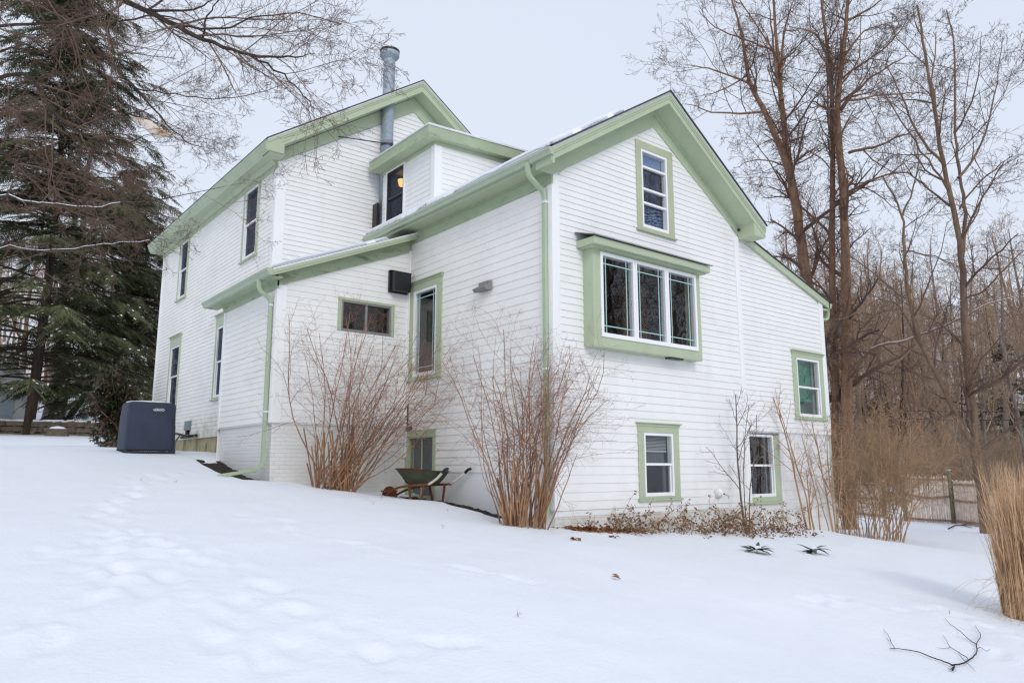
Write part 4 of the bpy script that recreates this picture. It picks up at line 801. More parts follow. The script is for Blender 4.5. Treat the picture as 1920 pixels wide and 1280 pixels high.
# ---- ornamental grass at the right edge
M['straw'] = mat('dry_straw_blade', (.63, .42, .25), .7, .32, 9, spec=.25, stain=[((.42, .25, .12), 6, .5, .7, (1, 1, .4), .7)])
R = random.Random(71); gp = gpt(1950, 1158); gr = empty('ornamental_grass', (gp[0], gp[1], gp[2]), 'tall dry clump of straw coloured ornamental grass at the right edge', 'grass clump'); V = []; F = []
def blade(p, d, L, w, droop, n=9):
    b = len(V); d = vnorm(d); q = p; s = vnorm((R.gauss(0, 1), R.gauss(0, 1), 0.05))
    for i in range(n + 1):
        t = i / n; ww = w * (1 - t ** 2 * .85); V.append(vadd(q, s, ww)); V.append(vadd(q, s, -ww)); d = vnorm((d[0] + R.gauss(0, .03) + d[0] * droop * t * .9, d[1] + R.gauss(0, .03) + d[1] * droop * t * .9, d[2] - droop * t)); q = vadd(q, d, L / n)
    for i in range(n): F.append((b + 2 * i, b + 2 * i + 1, b + 2 * i + 3, b + 2 * i + 2))
for i in range(2300):
    a = R.uniform(0, 2 * PI); q = R.random() ** .5 * .36; x, y = math.cos(a) * q, math.sin(a) * q
    blade((x, y, -.05), (x * .02 + R.gauss(0, .016), y * .02 + R.gauss(0, .016), 1), R.choice((R.uniform(.6, 1.3), R.uniform(1.3, 1.85))), R.uniform(.003, .0065), R.uniform(.0, .10) if R.random() < .6 else R.uniform(.12, .4))
np_mesh('blade', np.array(V), np.array(F), M['straw'], gr, False)
t = TB()
for i in range(60):
    a = R.uniform(PI * .6, PI * 1.5); x, y = math.cos(a) * .34, math.sin(a) * .34; d = (math.cos(a) * R.uniform(.5, 1.6), math.sin(a) * R.uniform(.3, 1), R.uniform(.1, .9)); pts = [(x, y, R.uniform(0, .5))]; d = vnorm(d); L = R.uniform(.25, .7)
    for k in range(7): d = vnorm((d[0] + R.gauss(0, .15), d[1] + R.gauss(0, .15), d[2] - .26)); pts.append(vadd(pts[-1], d, L / 7))
    t.add(pts, [.0018] * 8, 3)
t.build('curled_blade', M['straw'], gr)

# ---- fallen branch in the foreground snow
R = random.Random(5); fb = TB(); tw = TB()
def onsnow(u, v, up=0.): p = gpt(u, v); return (p[0], p[1], p[2] + up)
def pxb(L, r0, r1, ups=None):
    P = []
    for i, (u, v) in enumerate(L): P.append(onsnow(u, v, .02))
    pa = smooth_path(P, 4, .002, R); fb.add(pa, list(np.linspace(r0 * .68, r1 * .68, len(pa))), 6)
pxb([(1786, 1260), (1790, 1252), (1780, 1248), (1755, 1238), (1715, 1224), (1685, 1220), (1668, 1220)], .011, .004); pxb([(1677, 1219), (1671, 1205), (1664, 1192), (1657, 1183)], .0045, .0025); pxb([(1671, 1206), (1661, 1200)], .003, .002)
pxb([(1786, 1251), (1810, 1245), (1828, 1232), (1833, 1220), (1831, 1211), (1839, 1195), (1834, 1184), (1828, 1175)], .010, .0025); pxb([(1832, 1212), (1815, 1200), (1797, 1183), (1782, 1173), (1772, 1161)], .006, .0022)
pxb([(1816, 1243), (1814, 1237), (1798, 1226), (1783, 1217), (1775, 1205), (1768, 1194)], .006, .002); pxb([(1783, 1217), (1772, 1219), (1757, 1218)], .003, .002); pxb([(1833, 1219), (1840, 1217), (1850, 1224), (1857, 1220)], .004, .002); pxb([(1815, 1243), (1808, 1242), (1803, 1235), (1797, 1226)], .004, .002); pxb([(1812, 1246), (1822, 1254), (1829, 1262)], .003, .0015); pxb([(1787, 1255), (1783, 1258), (1777, 1256)], .005, .002)
b = fb.build('fallen_branch', M['bark_dark']); tag(b, 'dark forked fallen branch lying in the snow at bottom right', 'branch')
p = gpt(1828, 976); fb = TB(); pxb([(1778, 992), (1790, 986), (1806, 985), (1820, 978), (1828, 974)], .03, .012); pxb([(1806, 985), (1822, 990)], .02, .01); tag(fb.build('fallen_branch', M['bark_dark']), 'small dark fallen branch on the snow below the stockade fence', 'branch')
# ------------------------------------------------------------------ trees beside the house, limbs laid out in space
def traced_tree(label, base_px, trunkpx, limbs, seed, cfgs, bk='bark', tw='twig', name='bare_tree', sub=1., group=None, vine=None, snow=None, split_lv=1, wob=.02, rs=1., rmin=.004):
    # trunkpx / limbs: lists of (u, v, depth) points with start and end radius
    R = random.Random(seed); P0 = pt(*trunkpx[0][0][0]); bz = gz(P0[0], P0[1]); o = empty(name, (P0[0], P0[1], bz), label, 'tree', group)
    rel = lambda q: (q[0] - P0[0], q[1] - P0[1], q[2] - bz)
    tbs = [TB(), TB()]; allp = []
    for pts, r0, r1 in trunkpx:
        pa = smooth_path([rel(pt(*q)) for q in pts], 4, .012, R); rad = [r0 + (r1 - r0) * (i / (len(pa) - 1)) ** .8 for i in range(len(pa))]
        if pts is trunkpx[0][0]: pa = [(pa[0][0], pa[0][1], -.2)] + pa; rad = [r0 * 1.25] + rad
        tbs[0].add(pa, rad, 12); allp.append((pa, rad, 0))
    for pts, r0, r1 in limbs:
        r0 *= rs; r1 = min(r1 * rs, .012 if rmin > .003 else .0035)
        pa = smooth_path([rel(pt(*q)) for q in pts], 4, wob, R); rad = [r0 + (r1 - r0) * i / (len(pa) - 1) for i in range(len(pa))]; tbs[0].add(pa, rad, 7); allp.append((pa, rad, 1))
    for pa, rad, k in allp:
        L = plen(pa); c = cfgs[k]; kids_on(tbs, pa, rad, c['L'] if 'L' in c else L, 0, c['cfg'], R, 1, c.get('per_m', 1) * L * sub, 1.0)
    for k_ in tbs[1].d: tbs[1].d[k_] = [(p_, [max(x, rmin) for x in rd]) for p_, rd in tbs[1].d[k_]]
    tbs[0].build('trunk', M[bk], o); tbs[1].build('crown', M[tw], o)
    if vine:
        vt = TB()
        for pa, rad, k in allp[:vine[0]]:
            L = plen(pa)
            for i in range(int(L * vine[1])):
                f = R.random() * (len(pa) - 1) * vine[2]; j = min(int(f), len(pa) - 2); q = tuple(pa[j][c] + (pa[j + 1][c] - pa[j][c]) * (f - j) for c in range(3)); a = R.uniform(0, 2 * PI); dr = (math.cos(a), math.sin(a), 0); s = vadd(q, dr, rad[j] * .9); pts = [s]; d = vnorm((dr[0], dr[1], R.gauss(-.1, .8)))
                for k2 in range(4): d = vnorm((d[0] + R.gauss(0, .3), d[1] + R.gauss(0, .3), d[2] - .12)); pts.append(vadd(pts[-1], d, R.uniform(.08, .2)))
                vt.add(pts, [.009, .007, .006, .004, .003], 3)
        vt.build('vine', M['vine'], o)
    if snow:
        st = TB()
        for li in snow:
            pa, rad, k = allp[len(trunkpx) + li]; pa2 = [(p[0], p[1], p[2] + r * .7 + .002) for p, r in zip(pa, rad)]; st.add(pa2, [r * .5 + .004 for r in rad], 6)
        st.build('snow', M['snow'], o)
    return o
LIMB = lambda kids, ln: dict(L=ln, per_m=1, cfg=[(1, 0, 0, kids, .12, 30, 65, 1, .5, 0, 0), (7, .13, .03, 7, .15, 25, 65, .55, .6, .3, 4), (5, .17, .02, 6, .15, 25, 65, .48, .6, .35, 3), (4, .2, 0, 2, .2, 30, 65, .5, .6, .4, 3), (3, .18, 0, 0, 0, 0, 0, 0, 0, .5, 3)])
TRK = LIMB(.8, 2.9); LMB = LIMB(1.5, 2.3)
D1 = 27.
traced_tree('tall vine wrapped bare tree just behind the right end of the roof', None,
  [([(1545, 900, D1), (1535, 720, D1), (1512, 520, D1), (1495, 400, D1), (1478, 300, D1), (1466, 190, D1 + .3), (1458, 90, D1 + .5), (1445, -60, D1 + .8)], .285, .03),
   ([(1500, 440, D1), (1475, 310, D1 - .6), (1435, 212, D1 - 1), (1405, 150, D1 - 1.2), (1390, 60, D1 - 1.4), (1360, -40, D1 - 1.6)], .15, .02)],
  [([(1465, 190, D1), (1450, 90, D1 + .5), (1440, 0, D1 + 1)], .12, .05), ([(1463, 180, D1), (1470, 60, D1 + 1), (1500, -30, D1 + 1.5)], .10, .04), ([(1430, 210, D1 - 1), (1350, 213, D1 - 1.6), (1285, 195, D1 - 2.4)], .07, .02), ([(1412, 160, D1 - 1.2), (1330, 130, D1 - 1.8), (1290, 122, D1 - 2)], .06, .02), ([(1400, 140, D1 - 1), (1350, 170, D1 - 2), (1318, 178, D1 - 2.5)], .05, .015), ([(1450, 95, D1), (1400, 75, D1 - 1.5), (1340, 50, D1 - 2.5), (1310, 20, D1 - 3)], .06, .015), ([(1462, 140, D1), (1478, 100, D1 + .5), (1510, 75, D1 + .8)], .06, .02), ([(1470, 230, D1), (1440, 130, D1 + 1), (1445, 135, D1 + 1)], .05, .02), ([(1480, 310, D1 - .5), (1420, 300, D1 - 1.6), (1375, 315, D1 - 2.2)], .05, .015), ([(1490, 380, D1 - .3), (1440, 300, D1 + 1), (1400, 250, D1 + 2)], .05, .015), ([(1460, 110, D1), (1395, 15, D1 - 1), (1370, -20, D1 - 1)], .05, .02)],
  31, (TRK, LMB), 'bark_red', 'twig', vine=(2, 30, .85), rs=.62)
D2 = 26.
traced_tree('tall straight double trunked bare tree wrapped in reddish vines', None,
  [([(1592, 960, D2), (1588, 700, D2), (1586, 500, D2), (1580, 350, D2), (1570, 215, D2), (1580, 100, D2), (1590, 0, D2), (1596, -100, D2)], .215, .035),
   ([(1568, 940, D2 + .6), (1565, 700, D2 + .6), (1560, 480, D2 + .5), (1562, 330, D2 + .4), (1560, 180, D2 + .3), (1556, 120, D2), (1545, 40, D2 - .4), (1535, -60, D2 - 1)], .15, .03)],
  [([(1580, 205, D2), (1600, 175, D2 - 1), (1650, 135, D2 - 2), (1700, 105, D2 - 3)], .11, .03), ([(1590, 190, D2), (1640, 180, D2 + 1), (1700, 175, D2 + 1.5), (1745, 175, D2 + 2)], .07, .02), ([(1590, 285, D2), (1640, 275, D2 - 1), (1690, 255, D2 - 1.5), (1725, 240, D2 - 2)], .09, .025), ([(1590, 360, D2), (1640, 335, D2 - 1), (1700, 325, D2 - 1.2), (1740, 350, D2 - 1)], .08, .02), ([(1560, 120, D2), (1530, 65, D2 - 1), (1480, 50, D2 - 1.5)], .09, .03), ([(1562, 170, D2), (1540, 105, D2 + 1), (1510, 70, D2 + 2)], .06, .02), ([(1582, 110, D2), (1620, 60, D2 + .5), (1680, 40, D2 + 1)], .07, .02), ([(1588, 40, D2), (1640, 10, D2 - .5), (1670, -20, D2 - 1)], .07, .02), ([(1575, 160, D2), (1610, 110, D2), (1615, 30, D2)], .06, .02), ([(1566, 320, D2), (1530, 290, D2 - 1), (1490, 270, D2 - 2)], .05, .015), ([(1572, 210, D2), (1545, 200, D2 - 1), (1500, 190, D2 - 2)], .05, .015),
   ([(1595, 640, D2), (1620, 670, D2 - .6), (1640, 650, D2 - 1), (1700, 638, D2 - 1.6), (1745, 620, D2 - 2), (1800, 600, D2 - 2.6), (1850, 570, D2 - 3), (1910, 555, D2 - 3.4)], .10, .04)],
  32, (TRK, LMB), 'bark_red', 'twig', vine=(2, 30, .8), snow=[11], rs=.62)
D3 = 22.
traced_tree('forked bare tree with a snowy crotch standing in front of the fence', None,
  [([(1850, 1000, D3), (1838, 900, D3), (1828, 840, D3), (1826, 790, D3), (1816, 700, D3), (1808, 600, D3), (1803, 480, D3), (1785, 380, D3), (1768, 300, D3), (1752, 200, D3 - .3), (1735, 100, D3 - .5), (1720, 10, D3 - .8)], .18, .025),
   ([(1826, 835, D3), (1795, 780, D3), (1765, 720, D3 - .2), (1725, 640, D3 - .4), (1705, 560, D3 - .5), (1695, 470, D3 - .6), (1690, 400, D3 - .6), (1655, 330, D3 - 1)], .10, .02),
   ([(1803, 490, D3), (1810, 400, D3 + .2), (1800, 330, D3 + .4), (1792, 250, D3 + .6), (1790, 100, D3 + 1), (1775, 20, D3 + 1.2)], .065, .018)],
  [([(1798, 335, D3), (1840, 270, D3 + 1), (1865, 180, D3 + 1.4), (1880, 70, D3 + 1.8)], .07, .015), ([(1770, 310, D3), (1720, 250, D3 - 1), (1690, 180, D3 - 1.5), (1660, 110, D3 - 2)], .07, .02), ([(1780, 360, D3), (1740, 300, D3 - .6), (1690, 225, D3 - 1), (1640, 150, D3 - 1.5)], .06, .015), ([(1760, 260, D3), (1750, 150, D3 + .5), (1755, 60, D3 + .8)], .06, .02), ([(1722, 640, D3), (1690, 580, D3 - 1), (1650, 560, D3 - 1.4), (1600, 590, D3 - 1.8), (1565, 600, D3 - 2)], .06, .015), ([(1712, 650, D3), (1670, 690, D3 - 1), (1640, 720, D3 - 1.6)], .05, .02), ([(1695, 560, D3), (1650, 520, D3 + 1), (1590, 480, D3 + 2), (1520, 430, D3 + 3)], .05, .015), ([(1690, 470, D3), (1750, 480, D3 + .5), (1800, 500, D3 + 1)], .04, .02), ([(1808, 560, D3), (1850, 540, D3 - 1), (1880, 505, D3 - 1.5), (1920, 470, D3 - 2)], .05, .02), ([(1800, 390, D3), (1850, 330, D3 - .7), (1900, 290, D3 - 1.2)], .05, .015), ([(1822, 700, D3), (1860, 650, D3 - 1), (1900, 610, D3 - 1.5)], .05, .02), ([(1792, 250, D3), (1830, 170, D3 - 1), (1840, 60, D3 - 1.5)], .05, .012), ([(1690, 410, D3), (1720, 330, D3), (1715, 230, D3 + .5)], .05, .015)],
  33, (dict(TRK, per_m=1.), LMB), 'bark', 'twig', rs=.6)
p = pt(1816, 803, D3); b = MB(); b.lathe([(.02, -.14), (.05, -.05), (.08, .02), (.05, .06), (.01, .07)], 12, (p[0], p[1], p[2])); so = b.build('snow_clump', M['snow'], None, smooth=True); tag(so, 'small lump of snow caught in the fork of the tree by the fence', 'snow')
# ---- maple whose limbs hang into the picture from the left
DM = 11.
mp_l = lambda kids, ln: dict(L=ln, per_m=1, cfg=[(1, 0, 0, kids, .1, 20, 55, 1, .55, 0, 0), (8, .11, .012, 6, .15, 20, 55, .5, .6, .3, 4), (6, .15, .015, 6, .12, 25, 60, .5, .6, .35, 3), (5, .17, .012, 3, .15, 25, 60, .5, .65, .4, 3), (3, .16, .01, 0, 0, 0, 0, 0, 0, .5, 3)])
mt = [([(-260, 905, DM), (-262, 700, DM), (-240, 450, DM), (-215, 200, DM), (-190, -100, DM), (-150, -400, DM)], .26, .14)]
ml_ = [([(-215, 180, DM), (-60, -10, DM - .6), (90, -60, DM - 1.2), (240, 5, DM - 1.8), (330, 50, DM - 2.1), (400, 82, DM - 2.4), (470, 105, DM - 2.6), (540, 106, DM - 2.8), (590, 101, DM - 3)], .085, .012),
  ([(330, 50, DM - 2.1), (420, 52, DM - 2.4), (470, 35, DM - 2.5), (560, 25, DM - 2.6), (640, 45, DM - 2.8)], .022, .006), ([(470, 105, DM - 2.6), (530, 140, DM - 2.8), (570, 180, DM - 3), (590, 205, DM - 3.1)], .02, .005), ([(270, 20, DM - 1.9), (360, 18, DM - 2.2), (420, -10, DM - 2.4)], .03, .01), ([(380, 70, DM - 2.3), (395, 20, DM - 2.2), (430, -20, DM - 2.2)], .022, .01),
  ([(-235, 400, DM), (-100, 60, DM + .5), (60, -10, DM + .8), (120, 30, DM + 1), (170, 80, DM + 1.2), (230, 140, DM + 1.4), (300, 220, DM + 1.4), (350, 265, DM + 1.4), (400, 280, DM + 1.4)], .075, .008),
  ([(225, 150, DM + 1.4), (270, 168, DM + 1.4), (350, 180, DM + 1.3), (420, 185, DM + 1.2), (500, 170, DM + 1.1), (560, 140, DM + 1)], .022, .005), ([(-240, 430, DM), (-80, 200, DM - .6), (40, 140, DM - 1), (100, 210, DM - 1.2), (150, 250, DM - 1.3), (220, 272, DM - 1.4), (290, 250, DM - 1.5)], .06, .008),
  ([(-250, 560, DM), (-120, 330, DM + 1), (0, 205, DM + 1.6), (60, 215, DM + 1.8), (150, 225, DM + 2), (260, 210, DM + 2.2), (340, 175, DM + 2.4)], .05, .008), ([(-250, 560, DM), (-100, 420, DM - .8), (0, 370, DM - 1.2), (60, 380, DM - 1.4), (110, 383, DM - 1.5), (180, 388, DM - 1.6), (225, 380, DM - 1.7)], .045, .008),
  ([(-255, 640, DM), (-110, 510, DM + .4), (0, 466, DM + .8), (60, 470, DM + 1), (140, 468, DM + 1.1), (210, 455, DM + 1.2), (280, 450, DM + 1.3)], .04, .008), ([(-200, 100, DM), (-60, 60, DM + .3), (60, 45, DM + .4), (200, 45, DM + .5), (300, 30, DM + .6), (380, 60, DM + .7), (450, 90, DM + .7)], .05, .006), ([(-220, 260, DM), (-60, 250, DM - .4), (60, 330, DM - .8), (130, 370, DM - 1), (190, 370, DM - 1.2), (290, 375, DM - 1.4), (420, 350, DM - 1.5)], .04, .005),
  ([(-230, 320, DM), (-90, 160, DM + 1), (20, 90, DM + 1.5), (120, 110, DM + 1.6), (240, 100, DM + 1.7), (330, 110, DM + 1.8)], .045, .006), ([(-210, 150, DM), (-80, -60, DM - 1), (60, -80, DM - 1.6), (150, -40, DM - 2), (200, 40, DM - 2.2), (215, 120, DM - 2.3)], .05, .006), ([(-245, 500, DM), (-120, 400, DM + 2), (0, 290, DM + 3), (120, 300, DM + 3.4), (220, 330, DM + 3.6), (330, 320, DM + 3.8)], .045, .006)]
mtree = traced_tree('bare maple whose drooping limbs hang in from the top left', None, mt, ml_, 41, (dict(TRK, per_m=.1), mp_l(2.2, 1.6)), 'bark_dark', 'twig', 'maple_tree', snow=[9, 10], wob=.010, rs=.62, rmin=.0017)
# torn pale limb hung up in its branches
q0 = mtree.location; b = TB(); P = [pt(u_, v_, DM - .6) for u_, v_ in ((248, 222), (264, 224), (282, 232), (296, 243), (322, 252))]
bl = MB(); rr = [(.018, .012), (.05, .02), (.095, .03), (.085, .03), (.012, .012)]; Vv = []
for (p_, (a_, c_)) in zip(P, rr):
    for k in range(10): th = 2 * PI * k / 10; Vv.append(tuple(p_ + np.array([.5, -.3, 0]) * a_ * .3 * math.cos(th) - U_ * (a_ * (math.sin(th) + .5)) + F_ * c_ * math.cos(th)))
bl.add([tuple(np.array(v) - np.array(q0)) for v in Vv], [(10 * i + k, 10 * i + (k + 1) % 10, 10 * i + 10 + (k + 1) % 10, 10 * i + 10 + k) for i in range(4) for k in range(10)])
bl.build('torn_limb', M['wood_pale'], mtree, smooth=True, label='pale torn stub of a broken limb')

# ---- hemlock
M['needle'] = mat('dark_hemlock_needles', (.115, .125, .06), .7, .45, 1.2, spec=.2)
def hemlock(loc, H, W, label, seed, lean=(0, 0), nb=240, dens=1., bare=.18, name='hemlock_tree', trunk_r=.3, lod=1.):
    R = random.Random(seed); o = empty(name, (*loc, gz(*loc)), label, 'tree'); tb = TB(); V = []; F = []; SV = []; SF = []
    ax = lambda t: (lean[0] * t * H + .15 * math.sin(t * 5), lean[1] * t * H, t * H)
    tb.add([(0, 0, -.3)] + [ax(t) for t in np.linspace(0, 1, 13)], [trunk_r * 1.15] + [trunk_r * (1 - .93 * t) for t in np.linspace(0, 1, 13)], 10)
    def frond(p, d, L, w):                       # a flat drooping spray of needle-thin faces
        d = vnorm(d); s = vnorm((d[1], -d[0], R.gauss(0, .25)))
        n = max(3, int(L * 11 * dens))
        for i in range(n):
            t = (i + .6) / n; q = vadd(p, d, L * t); q = (q[0], q[1], q[2] - .22 * L * t * t)
            for sg in (-1, 1):
                l = w * (1.15 - t) * R.uniform(.7, 1.4) + .07; e = vnorm(vadd(d, s, sg * R.uniform(.7, 1.5))); a = vadd(q, e, l); a = (a[0], a[1], a[2] - l * R.uniform(.1, .45)); wd = R.uniform(.022, .042) / lod
                b = len(V); V.append(vadd(q, d, -wd)); V.append(vadd(q, d, wd)); V.append(vadd(a, d, wd * .5)); V.append(vadd(a, d, -wd * .3)); F.append((b, b + 1, b + 2, b + 3))
                if R.random() < .02: b = len(SV); SV.extend([vadd(q_, (0, 0, 1), .03) for q_ in (vadd(q, s, -.06), vadd(q, d, .10), vadd(q, s, .06), vadd(q, d, -.08))]); SF.append((b, b + 1, b + 2, b + 3))
    for k in range(nb):
        t = bare + (1 - bare) * ((k + R.random()) / nb) ** .9; c = ax(t); a = R.uniform(0, 2 * PI); L = W * ((1 - t) ** .75 * 1.0 + .06) * R.uniform(.55, 1.15) * min(1., .55 + t * 2); el = R.uniform(-.05, .3) * (1 - t) + .35 * t
        d = vnorm((math.cos(a), math.sin(a), el)); pts = [c]; n = 7
        for i in range(n): d = vnorm((d[0] + R.gauss(0, .05), d[1] + R.gauss(0, .05), d[2] - .075)); pts.append(vadd(pts[-1], d, L / n))
        r = .012 + L * .007; tb.add(pts, [r * (1 - .11 * i) for i in range(n + 1)], 4)
        for i in range(1, n + 1):
            if t < .3 and i < 3: continue
            for j in range(int(2 + L / 2.2)):
                f = R.random(); q = tuple(pts[i - 1][c_] + (pts[i][c_] - pts[i - 1][c_]) * f for c_ in range(3)); an = R.choice((-1, 1)) * R.uniform(.5, 1.1); dd = vnorm(tuple(pts[i][c_] - pts[i - 1][c_] for c_ in range(3))); e = (dd[0] * math.cos(an) - dd[1] * math.sin(an), dd[0] * math.sin(an) + dd[1] * math.cos(an), dd[2] - R.uniform(.05, .35)); frond(q, e, L * .26 * R.uniform(.6, 1.2) * (1.1 - .5 * i / n) + .2, .2)
        frond(pts[-2], tuple(pts[-1][c_] - pts[-2][c_] for c_ in range(3)), L * .22 + .15, .2)
    tb.build('trunk', M['bark_dark'], o); np_mesh('crown', np.array(V), np.array(F), M['needle'], o, False); np_mesh('snow', np.array(SV), np.array(SF), M['snow'], o, False); return o
p = pt(55, 785, 34.); hemlock((p[0], p[1]), 27, 7.6, 'huge dark hemlock filling the left side behind the lawn', 51, (.003, .004), 370, 1.05, .07, trunk_r=.24)
p = pt(215, 800, 40.); hemlock((p[0], p[1]), 14.5, 6.2, 'lower dark hemlock between the huge one and the house', 52, (0, 0), 260, 1.05, .05, trunk_r=.2)
p = pt(1905, 860, 62.); hemlock((p[0], p[1]), 11, 4.6, 'dark green conifer in the woods beyond the fence at far right', 53, (0, 0), 130, .7, .08, trunk_r=.2, lod=.7)
p = pt(1808, 895, 52.); hemlock((p[0], p[1]), 1.6, 1.3, 'small dark green young conifer just beyond the fence post', 54, (0, 0), 60, 1., .02, 'young_conifer', .04)
p = pt(1650, 860, 75.); hemlock((p[0], p[1]), 14, 4.2, 'dim conifer deep in the woods behind the thicket', 55, (0, 0), 110, .7, .1, trunk_r=.2, lod=.7)

# ------------------------------------------------------------------ woods
def wood_tree(seed, H, r, dens, bk, tw):
    R = random.Random(seed); tbs = [TB(), TB()]
    c = [(12, .045, .03, 15 * dens, .28, 28, 60, .32, .42, .15, 7), (6, .13, .05, 6 * dens, .2, 25, 60, .5, .55, .25, 4), (5, .15, .04, 5 * dens, .15, 25, 60, .5, .6, .35, 3), (4, .15, .02, 2.2 * dens, .2, 30, 60, .6, .7, .5, 3), (3, .12, 0, 0, 0, 0, 0, 0, 0, .6, 3)]
    grow(tbs, (0, 0, -.3), (R.gauss(0, .05), R.gauss(0, .05), 1), H, r, 0, c, R, 1)
    o = empty('woodland_tree', (0, 0, 0)); tbs[0].build('trunk', M[bk], o)
    for k, L_ in tbs[1].d.items(): tbs[1].d[k] = [(p_, [max(x, .008) for x in rd]) for p_, rd in L_]
    tbs[1].build('crown', M[tw], o); return o
M['wood_twig'] = mat('woodland_twig', (.345, .245, .17), .85, .25, .4, spec=.15); M['wood_twig_red'] = mat('reddish_woodland_twig', (.35, .235, .16), .85, .25, .4, spec=.15)
KINDS = [(wood_tree(61, 15, .19, 1., 'bark', 'wood_twig'), 'slender grey brown bare tree in the woods'), (wood_tree(62, 18, .24, 1., 'bark_red', 'wood_twig_red'), 'tall reddish bare tree in the woods'), (wood_tree(63, 11, .12, 1.05, 'bark_grey', 'wood_twig'), 'short pale bare tree in the woods'), (wood_tree(64, 13, .14, 1.1, 'bark_dark', 'wood_twig_red'), 'dark stemmed bare tree with red twigs in the woods'), (wood_tree(65, 20, .3, .9, 'bark_grey', 'wood_twig'), 'tall thick grey bare tree in the woods')]
used = set()
def kids_of(o): return [c for c in bpy.data.objects if c.parent == o]
KC = {id(k[0]): kids_of(k[0]) for k in KINDS}
def plant(ki, x, y, s, rz, group, lab=None):
    src, l = KINDS[ki]
    if ki not in used: o = src; used.add(ki)
    else:
        o = src.copy(); C.objects.link(o)
        for ch in KC[id(src)]: c = ch.copy(); C.objects.link(c); c.parent = o
    o.location = (x, y, gz(x, y)); o.rotation_euler = (0, 0, rz); o.scale = (s, s, s); tag(o, (lab or l), 'tree', group); return o
R = random.Random(99)
def scatter(n, ur, tr, weights, group, suffix, smin=.8, smax=1.2, pw=1.):
    for i in range(n):
        u = R.uniform(*ur); t = tr[0] + (tr[1] - tr[0]) * R.random() ** pw; p = pt(u, 800, t); k = R.choices(range(5), weights)[0]
        plant(k, p[0], p[1], R.uniform(smin, smax), R.uniform(0, 2 * PI), group, KINDS[k][1] + suffix)
scatter(150, (1480, 2080), (36, 120), (4, 2, 5, 5, 1), 'bare trees in the woods right of the house', ' right of the house', .75, 1.25, .8)
scatter(34, (1500, 2060), (120, 190), (3, 2, 1, 4, 1), 'bare trees in the woods right of the house', ' right of the house', 1.0, 1.5)
scatter(64, (-160, 420), (48, 110), (4, 3, 3, 3, 2), 'bare trees in the woods left of the house', ' left of the house', .6, 1.)
scatter(14, (280, 420), (42, 60), (3, 0, 5, 5, 0), 'bare trees in the woods left of the house', ' left of the house', .6, .8)
for (x, y, k, s) in ((34, -16, 1, .8), (40, -24, 0, .9), (30, -28, 3, 1.1), (46, -14, 2, 1.2), (38, -34, 1, .9), (28, -20, 3, 1.2), (50, -30, 4, .8), (24, -34, 0, 1.1), (56, -22, 1, .9), (44, -40, 3, 1.3), (32, -42, 2, 1.3), (20, -26, 3, 1.2), (60, -36, 0, 1), (26, -14, 2, 1.2), (15, -13, 4, .9), (18, -16, 3, 1.3), (21, -13.5, 0, 1.2), (13, -15.5, 1, 1.), (22, -18.5, 2, 1.5), (17, -20, 1, 1.1), (11, -11.5, 3, 1.1), (25, -17, 1, 1.2)):
    plant(k, x, y, s, R.uniform(0, 6), 'bare trees across the lawn from the front wall', KINDS[k][1] + ' across the lawn')
# brush on the woodland floor
R = random.Random(123); b1 = TB()
def brush(n, ur, tr, h):
    for i in range(n):
        u = R.uniform(*ur); t = R.uniform(*tr); p = pt(u, 800, t); x, y = p[0], p[1]; z = gz(x, y); w_ = .010 + t * .00012
        for k in range(R.randrange(4, 9)):
            q = [(x + R.gauss(0, .5), y + R.gauss(0, .5), z - .1)]; d = vnorm((R.gauss(0, .35), R.gauss(0, .35), 1)); L = h * R.uniform(.4, 1.1)
            for j in range(4): d = vnorm((d[0] + R.gauss(0, .18), d[1] + R.gauss(0, .18), d[2] - .05)); q.append(vadd(q[-1], d, L / 4))
            b1.add(q, [w_, w_ * .8, w_ * .7, w_ * .5, w_ * .3], 3)
            for j in (1, 2, 2, 3, 3): e = vnorm((R.gauss(0, 1), R.gauss(0, 1), R.gauss(.5, .4))); b1.add([q[j], vadd(q[j], e, L * .14), vadd(q[j], vnorm(vadd(e, (0, 0, .3))), L * .3)], [w_ * .55, w_ * .45, w_ * .25], 3)
brush(900, (1560, 2060), (36, 95), 4.4); brush(200, (-120, 400), (46, 85), 2.6)
tag(b1.build('undergrowth', M['wood_twig']), 'tangled reddish brown brush on the woodland floor', 'undergrowth', kind='stuff')
# ------------------------------------------------------------------ air conditioner under a fabric cover
M['cover'] = mat('slate_blue_fabric_cover', (.030, .042, .070), .62, .10, 3, .004, 6, spec=.35, stain=[((.055, .072, .11), 1.4, .5, .8, (1, 1, .5), .5)])
az = 1.0
ac = empty('air_conditioner', (-4.16, 8.56, az), 'slate blue fabric covered air conditioner on the snow beside the house', 'air conditioner')
def rrect(w, d, r, n=6):
    out = []
    for cx, cy, a0 in ((w / 2 - r, d / 2 - r, 0), (-w / 2 + r, d / 2 - r, PI / 2), (-w / 2 + r, -d / 2 + r, PI), (w / 2 - r, -d / 2 + r, 1.5 * PI)):
        for k in range(n + 1): a = a0 + PI / 2 * k / n; out.append((cx + r * math.cos(a), cy + r * math.sin(a)))
    return out
b = MB(); ring = rrect(1, 1, .16); n = len(ring); rows = [(.05, 1.0, .93), (.2, 1.0, .935), (.45, .985, .925), (.75, .965, .905), (.95, .945, .89), (1.015, .935, .88), (1.05, .90, .85), (1.065, .8, .76), (1.075, .4, .4), (1.08, .05, .05)]
R = random.Random(3); V = []
